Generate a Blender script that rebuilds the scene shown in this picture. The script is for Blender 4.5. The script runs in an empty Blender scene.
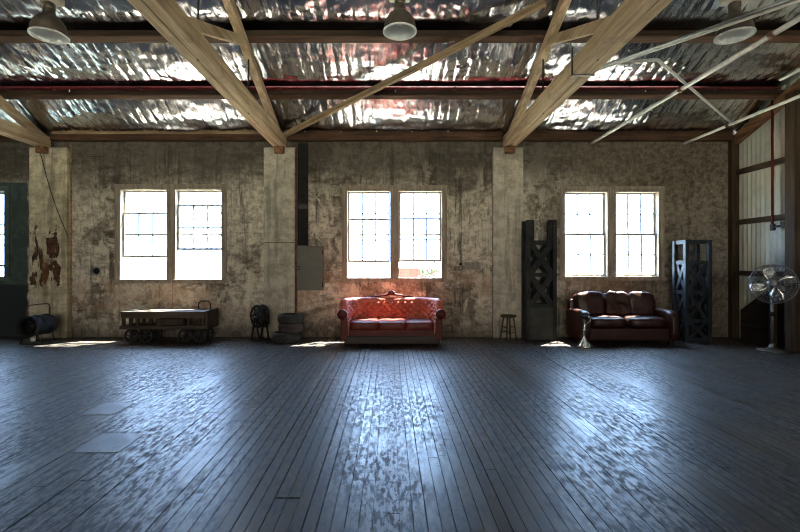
import bpy, bmesh, math, random
from mathutils import Vector, Matrix, noise
random.seed(7)
PI = math.pi
S = bpy.context.scene
COL = S.collection

# ------------------------------------------------------------------ helpers
class MB:
    """collects shapes into one bmesh"""
    def __init__(self):
        self.bm = bmesh.new()
    def _mark(self, geom, smooth):
        for f in geom:
            f.smooth = smooth
    def box(self, c, s, rot=None, bevel=0.0, taper=None):
        r = bmesh.ops.create_cube(self.bm, size=1.0)
        vs = r['verts']
        M = Matrix.Translation(Vector(c))
        if rot is not None:
            M = M @ rot.to_4x4()
        for v in vs:
            k = 1.0
            if taper and v.co.z < 0:
                k = taper
            v.co = M @ Vector((v.co.x * s[0] * k, v.co.y * s[1] * k, v.co.z * s[2]))
        if bevel > 0:
            es = list({e for v in vs for e in v.link_edges})
            bmesh.ops.bevel(self.bm, geom=es, offset=bevel, segments=2, affect='EDGES', profile=0.6)
        return self
    def bar(self, a, b, w, h, up=(0, 0, 1), bevel=0.0):
        """box beam from a to b; w across, h along 'up'"""
        a, b = Vector(a), Vector(b)
        d = (b - a)
        L = d.length
        x = d.normalized()
        u = Vector(up)
        y = u.cross(x)
        if y.length < 1e-4:
            y = Vector((0, 1, 0)).cross(x)
            if y.length < 1e-4:
                y = Vector((1, 0, 0)).cross(x)
        y.normalize()
        z = x.cross(y)
        R = Matrix((x, y, z)).transposed()
        return self.box((a + b) / 2, (L, w, h), R, bevel)
    def tube(self, pts, r, n=10, closed=False, caps=True):
        pts = [Vector(p) for p in pts]
        N = len(pts)
        rings = []
        prev = None
        for i, p in enumerate(pts):
            if closed:
                t = (pts[(i + 1) % N] - pts[i - 1])
            else:
                t = pts[min(i + 1, N - 1)] - pts[max(i - 1, 0)]
            t.normalize()
            if prev is None:
                ref = Vector((0, 0, 1)) if abs(t.z) < 0.9 else Vector((1, 0, 0))
                u = ref.cross(t).normalized()
            else:
                u = (prev - t * prev.dot(t)).normalized()
            prev = u
            v = t.cross(u)
            rr = r[i] if isinstance(r, (list, tuple)) else r
            rings.append([self.bm.verts.new(p + u * (rr * math.cos(2 * PI * k / n)) + v * (rr * math.sin(2 * PI * k / n))) for k in range(n)])
        M = N if closed else N - 1
        for i in range(M):
            A, B = rings[i], rings[(i + 1) % N]
            for k in range(n):
                f = self.bm.faces.new((A[k], A[(k + 1) % n], B[(k + 1) % n], B[k]))
                f.smooth = True
        if caps and not closed:
            self.bm.faces.new(list(reversed(rings[0])))
            self.bm.faces.new(rings[-1])
        return self
    def lathe(self, prof, c=(0, 0, 0), axis='Z', n=28, smooth=True, closed=False, R=None):
        """prof: list of (radius, height)"""
        c = Vector(c)
        def place(x, y, z):
            if R is not None:
                return c + R @ Vector((x, y, z))
            if axis == 'Z':
                return c + Vector((x, y, z))
            if axis == 'Y':
                return c + Vector((x, z, y))
            return c + Vector((z, x, y))
        rings = []
        for (r, h) in prof:
            if r < 1e-6:
                rings.append([self.bm.verts.new(place(0, 0, h))])
            else:
                rings.append([self.bm.verts.new(place(r * math.cos(2 * PI * k / n), r * math.sin(2 * PI * k / n), h)) for k in range(n)])
        m = len(rings)
        for i in range(m if closed else m - 1):
            A, B = rings[i], rings[(i + 1) % m]
            for k in range(n):
                k2 = (k + 1) % n
                if len(A) == 1 and len(B) == 1:
                    continue
                if len(A) == 1:
                    f = self.bm.faces.new((A[0], B[k2], B[k]))
                elif len(B) == 1:
                    f = self.bm.faces.new((A[k], A[k2], B[0]))
                else:
                    f = self.bm.faces.new((A[k], A[k2], B[k2], B[k]))
                f.smooth = smooth
        return self
    def grid(self, rows, smooth=True, closed_u=False):
        """rows: list of lists of points"""
        vs = [[self.bm.verts.new(Vector(p)) for p in r] for r in rows]
        for i in range(len(vs) - 1):
            n = len(vs[i])
            for j in range(n if closed_u else n - 1):
                f = self.bm.faces.new((vs[i][j], vs[i][(j + 1) % n], vs[i + 1][(j + 1) % n], vs[i + 1][j]))
                f.smooth = smooth
        return vs
    def cushion(self, c, s, p=5.0, n=10, puff=0.10, wr=0.012, seed=0.0, rot=None):
        """soft rounded box"""
        before = set(self.bm.verts)
        r = bmesh.ops.create_cube(self.bm, size=2.0)
        es = list({e for v in r['verts'] for e in v.link_edges})
        bmesh.ops.subdivide_edges(self.bm, edges=es, cuts=n, use_grid_fill=True)
        vs = [v for v in self.bm.verts if v not in before]
        M = Matrix.Translation(Vector(c))
        if rot is not None:
            M = M @ rot.to_4x4()
        for v in vs:
            q = v.co.copy()
            nn = (abs(q.x) ** p + abs(q.y) ** p + abs(q.z) ** p) ** (1.0 / p)
            q = q / nn
            k = 1 + puff * (1 - q.x * q.x) * (1 - q.z * q.z) * 0.5 + puff * (1 - q.x * q.x) * (1 - q.y * q.y) * 0.5
            w = Vector((q.x * s[0] / 2, q.y * s[1] / 2 * k, q.z * s[2] / 2 * k))
            d = noise.noise(w * 6 + Vector((seed, seed * 2, 0))) * wr + noise.noise(w * 15 + Vector((seed, 0, 0))) * wr * 0.4
            w = w + q.normalized() * d
            v.co = M @ w
        for v in vs:
            for f in v.link_faces:
                f.smooth = True
        return self
    def build(self, name, mat, parent=None, loc=(0, 0, 0), rot=None):
        bmesh.ops.recalc_face_normals(self.bm, faces=self.bm.faces[:])
        me = bpy.data.meshes.new(name)
        self.bm.to_mesh(me)
        self.bm.free()
        me.materials.append(mat)
        o = bpy.data.objects.new(name, me)
        COL.objects.link(o)
        o.location = loc
        if rot is not None:
            o.rotation_euler = rot
        if parent is not None:
            o.parent = parent
        return o

def thing(name, label, cat, loc=(0, 0, 0), rotz=0, group=None):
    o = bpy.data.objects.new(name, None)
    COL.objects.link(o)
    o.empty_display_size = 0.1
    o.location = loc
    o.rotation_euler = (0, 0, rotz)
    o['label'] = label
    o['category'] = cat
    if group:
        o['group'] = group
    return o

def tag(o, label, cat, group=None):
    o['label'] = label
    o['category'] = cat
    if group:
        o['group'] = group
    return o

def struct(o):
    o['kind'] = 'structure'
    return o

def dup(root, loc, label, rotz=None):
    r = root.copy()
    COL.objects.link(r)
    r.location = loc
    if rotz is not None:
        r.rotation_euler = (0, 0, rotz)
    r['label'] = label
    for ch in list(root.children):
        c = ch.copy()
        COL.objects.link(c)
        c.parent = r
        for g in list(ch.children):
            d = g.copy()
            COL.objects.link(d)
            d.parent = c
    return r

# ------------------------------------------------------------------ node helper
class NT:
    def __init__(self, name):
        self.m = bpy.data.materials.new(name)
        self.m.use_nodes = True
        self.t = self.m.node_tree
        self.t.nodes.clear()
        self.out = self.t.nodes.new('ShaderNodeOutputMaterial')
        self._pos = None
    def n(self, typ, **kw):
        nd = self.t.nodes.new(typ)
        for k, v in kw.items():
            setattr(nd, k, v)
        return nd
    def l(self, a, b):
        self.t.links.new(a, b)
    def pos(self):
        if self._pos is None:
            self._pos = self.n('ShaderNodeTexCoord').outputs['Object']
        return self._pos
    def setv(self, sock, v):
        if isinstance(v, bpy.types.NodeSocket):
            self.l(v, sock)
        elif isinstance(v, (tuple, list)) and len(v) == 3 and sock.type == 'RGBA':
            sock.default_value = (*v, 1)
        else:
            sock.default_value = v
    def mapv(self, scale, loc=(0, 0, 0), vec=None):
        m = self.n('ShaderNodeMapping')
        self.l(vec or self.pos(), m.inputs['Vector'])
        m.inputs['Scale'].default_value = scale
        m.inputs['Location'].default_value = loc
        return m.outputs[0]
    def noise(self, scale=(1, 1, 1), loc=(0, 0, 0), s=1.0, detail=4, rough=0.6, dist=0.0, vec=None):
        t = self.n('ShaderNodeTexNoise')
        self.l(self.mapv(scale, loc, vec), t.inputs['Vector'])
        t.inputs['Scale'].default_value = s
        t.inputs['Detail'].default_value = detail
        t.inputs['Roughness'].default_value = rough
        t.inputs['Distortion'].default_value = dist
        return t.outputs['Fac']
    def ramp(self, f, lo, hi, a=0.0, b=1.0, smooth=True):
        r = self.n('ShaderNodeMapRange')
        if smooth:
            r.interpolation_type = 'SMOOTHSTEP'
        self.setv(r.inputs['Value'], f)
        self.setv(r.inputs['From Min'], lo)
        self.setv(r.inputs['From Max'], hi)
        self.setv(r.inputs['To Min'], a)
        self.setv(r.inputs['To Max'], b)
        return r.outputs[0]
    def mix(self, f, a, b, blend='MIX'):
        m = self.n('ShaderNodeMix')
        m.data_type = 'RGBA'
        m.blend_type = blend
        self.setv(m.inputs[0], f)
        self.setv(m.inputs[6], a)
        self.setv(m.inputs[7], b)
        return m.outputs[2]
    def math(self, op, a, b=0.0, clamp=False):
        m = self.n('ShaderNodeMath')
        m.operation = op
        m.use_clamp = clamp
        self.setv(m.inputs[0], a)
        self.setv(m.inputs[1], b)
        return m.outputs[0]
    def sep(self, vec=None):
        s = self.n('ShaderNodeSeparateXYZ')
        self.l(vec or self.pos(), s.inputs[0])
        return s.outputs
    def bump(self, h, strength=0.3, dist=0.01, normal=None):
        b = self.n('ShaderNodeBump')
        b.inputs['Strength'].default_value = strength
        b.inputs['Distance'].default_value = dist
        self.l(h, b.inputs['Height'])
        if normal is not None:
            self.l(normal, b.inputs['Normal'])
        return b.outputs[0]
    def bsdf(self, color, rough=0.6, metal=0.0, spec=0.5, normal=None, **kw):
        p = self.n('ShaderNodeBsdfPrincipled')
        self.setv(p.inputs['Base Color'], color)
        self.setv(p.inputs['Roughness'], rough)
        self.setv(p.inputs['Metallic'], metal)
        self.setv(p.inputs['Specular IOR Level'], spec)
        if normal is not None:
            self.l(normal, p.inputs['Normal'])
        for k, v in kw.items():
            self.setv(p.inputs[k], v)
        self.l(p.outputs[0], self.out.inputs['Surface'])
        return self.m

def simple(name, col, rough=0.6, metal=0.0, var=0.25, sc=6.0, bump=0.0, spec=0.5):
    t = NT(name)
    f = t.noise(s=sc, detail=5)
    d = tuple(c * (1 - var) for c in col)
    b = tuple(min(1, c * (1 + var)) for c in col)
    c = t.mix(t.ramp(f, 0.3, 0.7), d, b)
    nm = t.bump(t.noise(s=sc * 6, detail=3), bump, 0.004) if bump else None
    r = t.ramp(t.noise(s=sc * 1.7), 0.3, 0.7, rough * 0.85, min(1, rough * 1.15))
    return t.bsdf(c, r, metal, spec, nm)

def timber(name, light, dark, along='X', rough=0.75, wear=0.5):
    t = NT(name)
    sc = {'X': (0.9, 14, 14), 'Y': (14, 0.9, 14), 'Z': (14, 14, 0.9)}[along]
    sc2 = {'X': (2.0, 60, 60), 'Y': (60, 2.0, 60), 'Z': (60, 60, 2.0)}[along]
    g = t.noise(sc, s=1.0, detail=6, rough=0.65, dist=0.4)
    f = t.noise(sc2, s=1.0, detail=3)
    w = t.noise(s=1.6, detail=5, rough=0.7)
    c = t.mix(t.ramp(g, 0.32, 0.68), dark, light)
    c = t.mix(t.math('MULTIPLY', t.ramp(f, 0.45, 0.75), 0.35), c, tuple(x * 0.45 for x in dark))
    c = t.mix(t.math('MULTIPLY', t.ramp(w, 0.52, 0.72), wear), c, tuple(x * 0.5 for x in dark))
    nm = t.bump(f, 0.25, 0.004)
    return t.bsdf(c, rough, 0, 0.3, nm)

M = {}
# timber: pale sawn rafters and chords, darker brown rails
M['eave'] = timber('red_brown_eave_timber', (0.14, 0.070, 0.042), (0.05, 0.028, 0.018), 'X')
M['purlin'] = timber('shaded_side_timber', (0.055, 0.036, 0.025), (0.022, 0.015, 0.012), 'X')  # shade of the unlit purlin sides put into the colour
M['timber_y'] = timber('pale_timber_lengthways', (0.66, 0.52, 0.35), (0.38, 0.27, 0.16), 'Y', wear=0.6)
M['timber_x'] = timber('brown_timber_across', (0.34, 0.20, 0.115), (0.13, 0.07, 0.04), 'X')
M['timber_x_pale'] = timber('pale_timber_across', (0.50, 0.37, 0.23), (0.24, 0.16, 0.09), 'X')
M['timber_z'] = timber('brown_timber_upright', (0.085, 0.052, 0.030), (0.032, 0.021, 0.013), 'Z')
M['timber_dark_y'] = timber('dark_timber_rail', (0.12, 0.075, 0.045), (0.045, 0.03, 0.02), 'Y')
M['timber_rot'] = timber('rotten_timber_end', (0.35, 0.18, 0.09), (0.10, 0.05, 0.03), 'Y', wear=0.8)
M['frame'] = timber('window_frame_wood', (0.46, 0.40, 0.32), (0.26, 0.22, 0.175), 'Z', rough=0.65)
M['sash'] = simple('window_sash_paint', (0.34, 0.32, 0.28), 0.6, 0, 0.25, 9)
M['teal_frame'] = simple('window_frame_teal_paint', (0.075, 0.11, 0.105), 0.6, 0, 0.25, 5)
M['iron'] = simple('dark_iron', (0.035, 0.032, 0.03), 0.5, 0.6, 0.4, 12)
M['rust'] = simple('rusty_iron', (0.16, 0.07, 0.04), 0.75, 0.2, 0.5, 9)
M['black'] = simple('black_paint', (0.012, 0.012, 0.013), 0.7, 0, 0.3, 8, spec=0.2)
M['redpipe'] = simple('red_pipe_paint', (0.13, 0.012, 0.014), 0.75, 0, 0.35, 4, spec=0.25)
M['galv'] = simple('galvanised_pipe', (0.86, 0.84, 0.80), 0.45, 0.1, 0.12, 10)
M['chrome'] = simple('worn_chrome', (0.62, 0.62, 0.62), 0.22, 0.95, 0.15, 10)
M['steel'] = simple('dull_steel', (0.36, 0.38, 0.40), 0.35, 0.85, 0.2, 8)
M['guard'] = simple('dull_fan_wire', (0.16, 0.165, 0.17), 0.4, 0.7, 0.15, 8)
M['rubber'] = simple('tyre_rubber', (0.022, 0.021, 0.020), 0.75, 0, 0.35, 10, 0.3)
M['rubber_red'] = simple('tyre_rubber_dusty', (0.05, 0.036, 0.032), 0.8, 0, 0.35, 10, 0.3)
M['cabinet'] = simple('grey_cabinet_paint', (0.125, 0.13, 0.112), 0.55, 0, 0.10, 3)
M['white_plastic'] = simple('white_plastic', (0.7, 0.69, 0.64), 0.5, 0, 0.08, 5)
M['lampshade'] = simple('bronze_lamp_enamel', (0.10, 0.08, 0.062), 0.42, 0.35, 0.2, 6)
M['reflector'] = simple('lamp_reflector', (0.90, 0.91, 0.91), 0.45, 0.0, 0.04, 12)
M['ballast'] = simple('cream_lamp_box', (0.72, 0.70, 0.58), 0.5, 0, 0.10, 6)
M['tower'] = simple('blue_grey_painted_timber', (0.018, 0.023, 0.030), 0.45, 0, 0.35, 5, spec=0.35)
M['tower_dark'] = simple('dark_green_grey_timber', (0.019, 0.021, 0.022), 0.6, 0, 0.35, 5, spec=0.25)
M['tower_panel'] = simple('dusty_grey_green_panel', (0.042, 0.044, 0.040), 0.65, 0, 0.3, 5, spec=0.3)
M['cart_wood'] = timber('weathered_cart_wood', (0.13, 0.095, 0.07), (0.05, 0.035, 0.026), 'X')
M['stool_wood'] = timber('dark_stool_wood', (0.10, 0.07, 0.045), (0.04, 0.028, 0.02), 'Z')
M['sofa_wood'] = simple('dark_mahogany', (0.022, 0.008, 0.007), 0.4, 0, 0.35, 12, spec=0.3)
M['plate'] = simple('dull_metal_patch', (0.15, 0.158, 0.175), 0.52, 0.0, 0.15, 7)
M['ply'] = timber('dark_stained_board', (0.05, 0.036, 0.026), (0.022, 0.016, 0.013), 'Y')
M['drum'] = simple('black_blue_drum', (0.014, 0.015, 0.018), 0.6, 0.0, 0.4, 9, spec=0.25)

def leather(name, col, rough, sc=60, spec=0.5):
    t = NT(name)
    f = t.noise(s=5, detail=5, rough=0.65)
    v = t.n('ShaderNodeTexVoronoi')
    t.l(t.pos(), v.inputs['Vector'])
    v.inputs['Scale'].default_value = sc * 2
    c = t.mix(t.ramp(f, 0.3, 0.72), tuple(x * 0.6 for x in col), tuple(min(1, x * 1.25) for x in col))
    nm = t.bump(v.outputs['Distance'], 0.15, 0.003)
    return t.bsdf(c, rough, 0, spec, nm)
M['red_velvet'] = leather('red_sofa_upholstery', (0.56, 0.135, 0.090), 0.42)
M['red_dark'] = leather('red_sofa_shaded', (0.10, 0.012, 0.011), 0.45, spec=0.25)  # same upholstery, with the shade of the sofa front put into the colour
M['red_seat'] = leather('red_sofa_cushion', (0.19, 0.034, 0.025), 0.45, spec=0.3)  # same red again, darkened for the shaded cushion fronts
M['brown_leather'] = leather('brown_sofa_leather', (0.036, 0.010, 0.007), 0.36, spec=0.35)

# ---- floor boards
def floor_mat():
    t = NT('worn_floorboards')
    at = t.n('ShaderNodeAttribute')
    at.attribute_name = 'board'
    rnd = at.outputs['Fac']
    g = t.noise((40, 1.2, 1), s=1, detail=5, rough=0.65)
    wear = t.noise((1.0, 0.45, 1), s=1.3, detail=6, rough=0.68, dist=0.3)
    fine = t.noise((26, 9, 1), s=1.0, detail=7, rough=0.75)
    c = t.mix(t.ramp(g, 0.3, 0.7), (0.030, 0.025, 0.022), (0.085, 0.072, 0.062))
    c = t.mix(t.math('MULTIPLY', rnd, 0.6), c, (0.115, 0.096, 0.085))
    scuff = t.math('MULTIPLY', t.ramp(wear, 0.38, 0.54), t.ramp(fine, 0.46, 0.54))
    c = t.mix(t.math('MULTIPLY', scuff, 0.8), c, (0.026, 0.023, 0.022))
    r = t.ramp(fine, 0.35, 0.65, 0.29, 0.41)
    fx, fy, fz = t.sep()
    r = t.math('ADD', r, t.ramp(fx, -2.6, -0.8, 0.07, 0.0))
    r = t.math('ADD', r, t.math('MULTIPLY', scuff, 0.22))
    r = t.math('ADD', r, t.math('MULTIPLY', t.math('SUBTRACT', rnd, 0.5), 0.06))
    h = t.math('ADD', t.math('MULTIPLY', fine, 0.6), t.math('MULTIPLY', g, 0.4))
    nm = t.bump(h, 0.09, 0.004)
    return t.bsdf(c, r, 0, 0.46, nm)
M['floor'] = floor_mat()

# ---- old concrete wall
WY = 9.43            # inner face of the far wall
def wall_mat():
    t = NT('stained_board_marked_concrete')
    x, y, z = t.sep()
    n1 = t.noise((0.55, 0.55, 0.85), s=1.0, detail=9, rough=0.68, dist=0.8)
    band = t.noise((1.3, 1.3, 6.5), s=1.0, detail=8, rough=0.75, dist=0.3)
    drip = t.noise((8.5, 1, 0.55), s=1.0, detail=8, rough=0.75, dist=0.15)
    sp = t.noise(s=9.0, detail=8, rough=0.8)
    big = t.ramp(t.noise((0.45, 1, 0.6), (1, 0, 3), s=1.0, detail=4), 0.38, 0.60, 0.15, 1.0)
    big2 = t.ramp(t.noise((0.55, 1, 0.3), (7, 0, 1), s=1.0, detail=4), 0.38, 0.60, 0.15, 1.0)
    c = t.mix(t.ramp(sp, 0.36, 0.62), (0.36, 0.32, 0.26), (0.86, 0.80, 0.69))
    c = t.mix(t.math('MULTIPLY', t.ramp(n1, 0.48, 0.58), 0.72), c, t.mix(t.ramp(sp, 0.35, 0.7), (0.075, 0.060, 0.043), (0.27, 0.23, 0.175)))
    c = t.mix(t.math('MULTIPLY', t.math('MULTIPLY', t.ramp(band, 0.50, 0.62), big), 0.85), c, (0.085, 0.064, 0.043))
    c = t.mix(t.math('MULTIPLY', t.math('MULTIPLY', t.ramp(drip, 0.51, 0.63), big2), 0.85), c, (0.070, 0.056, 0.045))
    pale = t.noise((2.8, 1, 1.7), (3, 0, 7), s=1.0, detail=9, rough=0.75, dist=0.6)
    c = t.mix(t.math('MULTIPLY', t.ramp(pale, 0.52, 0.59), 0.75), c, (0.82, 0.77, 0.65))
    dr2 = t.noise((16, 1, 0.9), (5, 0, 1), s=1.0, detail=6, rough=0.75)
    c = t.mix(t.math('MULTIPLY', t.ramp(dr2, 0.55, 0.66), 0.35), c, (0.085, 0.068, 0.052))
    # reddish scraped patches under the sills
    red = t.noise((0.9, 1, 1.4), (11, 0, 2), s=1.0, detail=5, rough=0.7)
    under = t.math('MULTIPLY', t.ramp(z, 0.2, 0.7), t.ramp(z, 1.2, 1.55, 1, 0))
    c = t.mix(t.math('MULTIPLY', t.math('MULTIPLY', t.ramp(red, 0.47, 0.62), under), 0.5), c, (0.42, 0.26, 0.17))
    # darker towards the top under the eaves and grime along the floor
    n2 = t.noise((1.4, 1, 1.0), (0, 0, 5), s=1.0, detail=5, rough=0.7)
    top_dark = t.ramp(t.math('ADD', z, t.math('MULTIPLY', n2, 1.2)), 3.3, 4.4, 0, 0.86)
    c = t.mix(top_dark, c, (0.055, 0.046, 0.038))
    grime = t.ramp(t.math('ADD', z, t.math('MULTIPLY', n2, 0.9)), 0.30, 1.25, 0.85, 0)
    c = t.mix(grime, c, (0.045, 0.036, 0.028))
    # the right-hand bay is greyer and darker
    bay = t.ramp(x, 2.6, 5.6, 0, 0.82)
    c = t.mix(bay, c, t.mix(t.ramp(sp, 0.35, 0.65), (0.065, 0.050, 0.037), (0.24, 0.195, 0.145)))
    # teal paint around the leftmost window, ragged edge
    e = t.math('ADD', x, t.math('MULTIPLY', t.math('SUBTRACT', t.noise(s=5, detail=4), 0.5), 0.14))
    zt = t.math('ADD', z, t.math('MULTIPLY', t.math('SUBTRACT', t.noise(s=4, detail=3), 0.5), 0.05))
    teal = t.math('MULTIPLY', t.ramp(e, -7.70, -7.66, 1, 0), t.ramp(zt, 3.27, 3.29, 1, 0))
    tc = t.mix(t.ramp(t.noise(s=6, detail=5), 0.35, 0.7), (0.052, 0.078, 0.075), (0.085, 0.118, 0.112))
    tc = t.mix(t.ramp(zt, 1.08, 1.14, 1, 0), tc, (0.030, 0.042, 0.045))
    c = t.mix(teal, c, tc)
    h = t.math('ADD', t.math('MULTIPLY', sp, 0.6), t.math('MULTIPLY', band, 0.5))
    return t.bsdf(c, 0.85, 0, 0.25, t.bump(h, 0.6, 0.025))
M['wall'] = wall_mat()

def pilaster_mat(name, base, dark, rusty=False, joint=0.0):
    t = NT(name)
    x, y, z = t.sep()
    a = t.noise(s=5, detail=6, rough=0.7)
    d = t.noise((7, 7, 0.5), s=1, detail=5, rough=0.65)
    b = t.noise((0.8, 0.8, 1.1), s=1.2, detail=5)
    c = t.mix(t.ramp(a, 0.36, 0.62), dark, base)
    a2 = t.noise((3, 3, 9), s=1.5, detail=8, rough=0.75)
    c = t.mix(t.math('MULTIPLY', t.ramp(a2, 0.52, 0.64), 0.5), c, tuple(v * 0.55 for v in dark))
    c = t.mix(t.math('MULTIPLY', t.ramp(d, 0.50, 0.64), 0.6), c, tuple(v * 0.5 for v in dark))
    c = t.mix(t.math('MULTIPLY', t.ramp(b, 0.52, 0.68), 0.4), c, tuple(v * 0.6 for v in dark))
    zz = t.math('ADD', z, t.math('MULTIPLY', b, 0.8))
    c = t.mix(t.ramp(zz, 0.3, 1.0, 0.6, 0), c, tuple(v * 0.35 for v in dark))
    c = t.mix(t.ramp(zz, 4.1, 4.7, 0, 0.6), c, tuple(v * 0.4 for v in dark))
    # cast joint line
    j = t.math('MULTIPLY', t.ramp(z, 1.985, 1.995), t.ramp(z, 2.005, 2.015, 1, 0))
    if rusty:
        r = t.noise((4.2, 1, 2.0), (2, 0, 4.2), s=1.0, detail=6, rough=0.68, dist=0.5)
        box = t.math('MULTIPLY', t.ramp(z, 0.80, 1.2), t.ramp(z, 2.0, 2.45, 1, 0))
        box = t.math('MULTIPLY', box, t.math('MULTIPLY', t.ramp(x, -7.62, -7.48), t.ramp(x, -6.98, -6.90, 1, 0)))
        k = t.ramp(t.math('ADD', r, t.math('MULTIPLY', box, 0.15)), 0.625, 0.65)
        k = t.math('MULTIPLY', k, t.ramp(box, 0.02, 0.15))
        rc = t.mix(t.ramp(t.noise(s=9, detail=4), 0.35, 0.65), (0.045, 0.028, 0.022), (0.15, 0.07, 0.04))
        c = t.mix(k, c, rc)
        run = t.math('MULTIPLY', t.ramp(z, 0.3, 1.3), t.ramp(z, 1.5, 1.8, 1, 0))
        xx = t.math('ADD', x, t.math('MULTIPLY', t.noise(s=5), 0.1))
        run = t.math('MULTIPLY', run, t.math('MULTIPLY', t.ramp(xx, -7.30, -7.22), t.ramp(xx, -7.17, -7.10, 1, 0)))
        c = t.mix(t.math('MULTIPLY', run, 0.75), c, (0.17, 0.075, 0.03))
    else:
        c = t.mix(t.math('MULTIPLY', j, joint), c, tuple(v * 0.25 for v in dark))
    return t.bsdf(c, 0.85, 0, 0.25, t.bump(a, 0.35, 0.012))
M['pil_a'] = pilaster_mat('cream_pilaster_with_rust', (0.78, 0.72, 0.56), (0.46, 0.41, 0.295), True)
M['pil_b'] = pilaster_mat('grey_cream_pilaster', (0.66, 0.63, 0.54), (0.42, 0.395, 0.33), joint=0.8)
M['pil_c'] = pilaster_mat('pale_grey_pilaster', (0.72, 0.67, 0.575), (0.46, 0.42, 0.35))

# ---- crinkled foil under the roof sheets
def foil_mat():
    t = NT('crinkled_foil')
    a = t.noise((9, 2.2, 2.2), s=1.0, detail=5, rough=0.6, dist=0.8)
    v = t.n('ShaderNodeTexVoronoi')
    v.feature = 'F1'
    t.l(t.mapv((17, 7, 7)), v.inputs['Vector'])
    v.inputs['Scale'].default_value = 1.0
    h = t.math('ADD', a, t.math('MULTIPLY', v.outputs['Distance'], 0.5))
    x, y, z = t.sep()
    dirt = t.noise(s=1.2, detail=5, rough=0.65)
    c = t.mix(t.ramp(dirt, 0.30, 0.75), (0.90, 0.90, 0.90), (0.66, 0.67, 0.69))
    r = t.ramp(dirt, 0.35, 0.7, 0.16, 0.28)
    return t.bsdf(c, r, 1.0, 0.5, t.bump(h, 0.35, 0.02))
M['foil'] = foil_mat()

def corr_mat():
    t = NT('pale_corrugated_sheet')
    f = t.noise((3, 3, 0.6), s=1, detail=5)
    c = t.mix(t.ramp(f, 0.3, 0.7), (0.66, 0.69, 0.60), (0.80, 0.82, 0.74))
    d = t.noise((1, 1, 1), s=1.5, detail=5)
    c = t.mix(t.math('MULTIPLY', t.ramp(d, 0.5, 0.75), 0.4), c, (0.22, 0.20, 0.16))
    return t.bsdf(c, 0.5, 0.1, 0.4)
M['corr'] = corr_mat()

def glass_mat():
    t = NT('dusty_window_glass')
    tr = t.n('ShaderNodeBsdfTransparent')
    tr.inputs['Color'].default_value = (0.90, 0.93, 0.92, 1)
    gl = t.n('ShaderNodeBsdfGlossy')
    gl.inputs['Roughness'].default_value = 0.04
    df = t.n('ShaderNodeBsdfTranslucent')
    df.inputs['Color'].default_value = (0.8, 0.8, 0.78, 1)
    m1 = t.n('ShaderNodeMixShader')
    m1.inputs[0].default_value = 0.05
    t.l(tr.outputs[0], m1.inputs[1])
    t.l(gl.outputs[0], m1.inputs[2])
    m2 = t.n('ShaderNodeMixShader')
    t.l(t.ramp(t.noise(s=4, detail=5), 0.35, 0.75, 0.01, 0.07), m2.inputs[0])
    t.l(m1.outputs[0], m2.inputs[1])
    t.l(df.outputs[0], m2.inputs[2])
    t.l(m2.outputs[0], t.out.inputs['Surface'])
    return t.m
M['glass'] = glass_mat()

def brick_mat():
    t = NT('outside_red_brick')
    b = t.n('ShaderNodeTexBrick')
    t.l(t.mapv((1, 1, 1), vec=None), b.inputs['Vector'])
    b.inputs['Scale'].default_value = 4
    b.inputs['Color1'].default_value = (0.11, 0.050, 0.045, 1)
    b.inputs['Color2'].default_value = (0.09, 0.040, 0.036, 1)
    b.inputs['Mortar'].default_value = (0.10, 0.085, 0.075, 1)
    return t.bsdf(b.outputs['Color'], 0.85)
M['brick'] = brick_mat()
M['grass'] = simple('outside_dry_ground', (0.30, 0.28, 0.20), 0.9, 0, 0.3, 3)
M['leaf'] = simple('outside_leaves', (0.03, 0.058, 0.018), 0.7, 0, 0.4, 9)
M['foil_roof'] = M['foil']

# ------------------------------------------------------------------ camera
H = 1.55
F = 444.0
cam_d = bpy.data.cameras.new('camera')
cam = bpy.data.objects.new('camera', cam_d)
COL.objects.link(cam)
cam_d.sensor_width = 36.0
cam_d.lens = F / 800 * 36.0
cam_d.shift_x = (400 - 390) / 800.0
cam_d.shift_y = -(266 - 264) / 800.0
cam.location = (0, 0, H)
cam.rotation_euler = (PI / 2, 0, 0)
cam_d.clip_start = 0.05
S.camera = cam

def wx(px, Y=WY):
    return (px - 390) * Y / F
def wz(py, Y=WY):
    return H + (264 - py) * Y / F

# ------------------------------------------------------------------ room shell
XL, XR, YB = -11.5, 7.33, -8.4
SL = 0.38
def roof_z(y):
    return 4.44 + SL * (WY - y) if y >= 0.5 else 4.44 + SL * (WY - 0.5) - SL * (0.5 - y)

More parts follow.
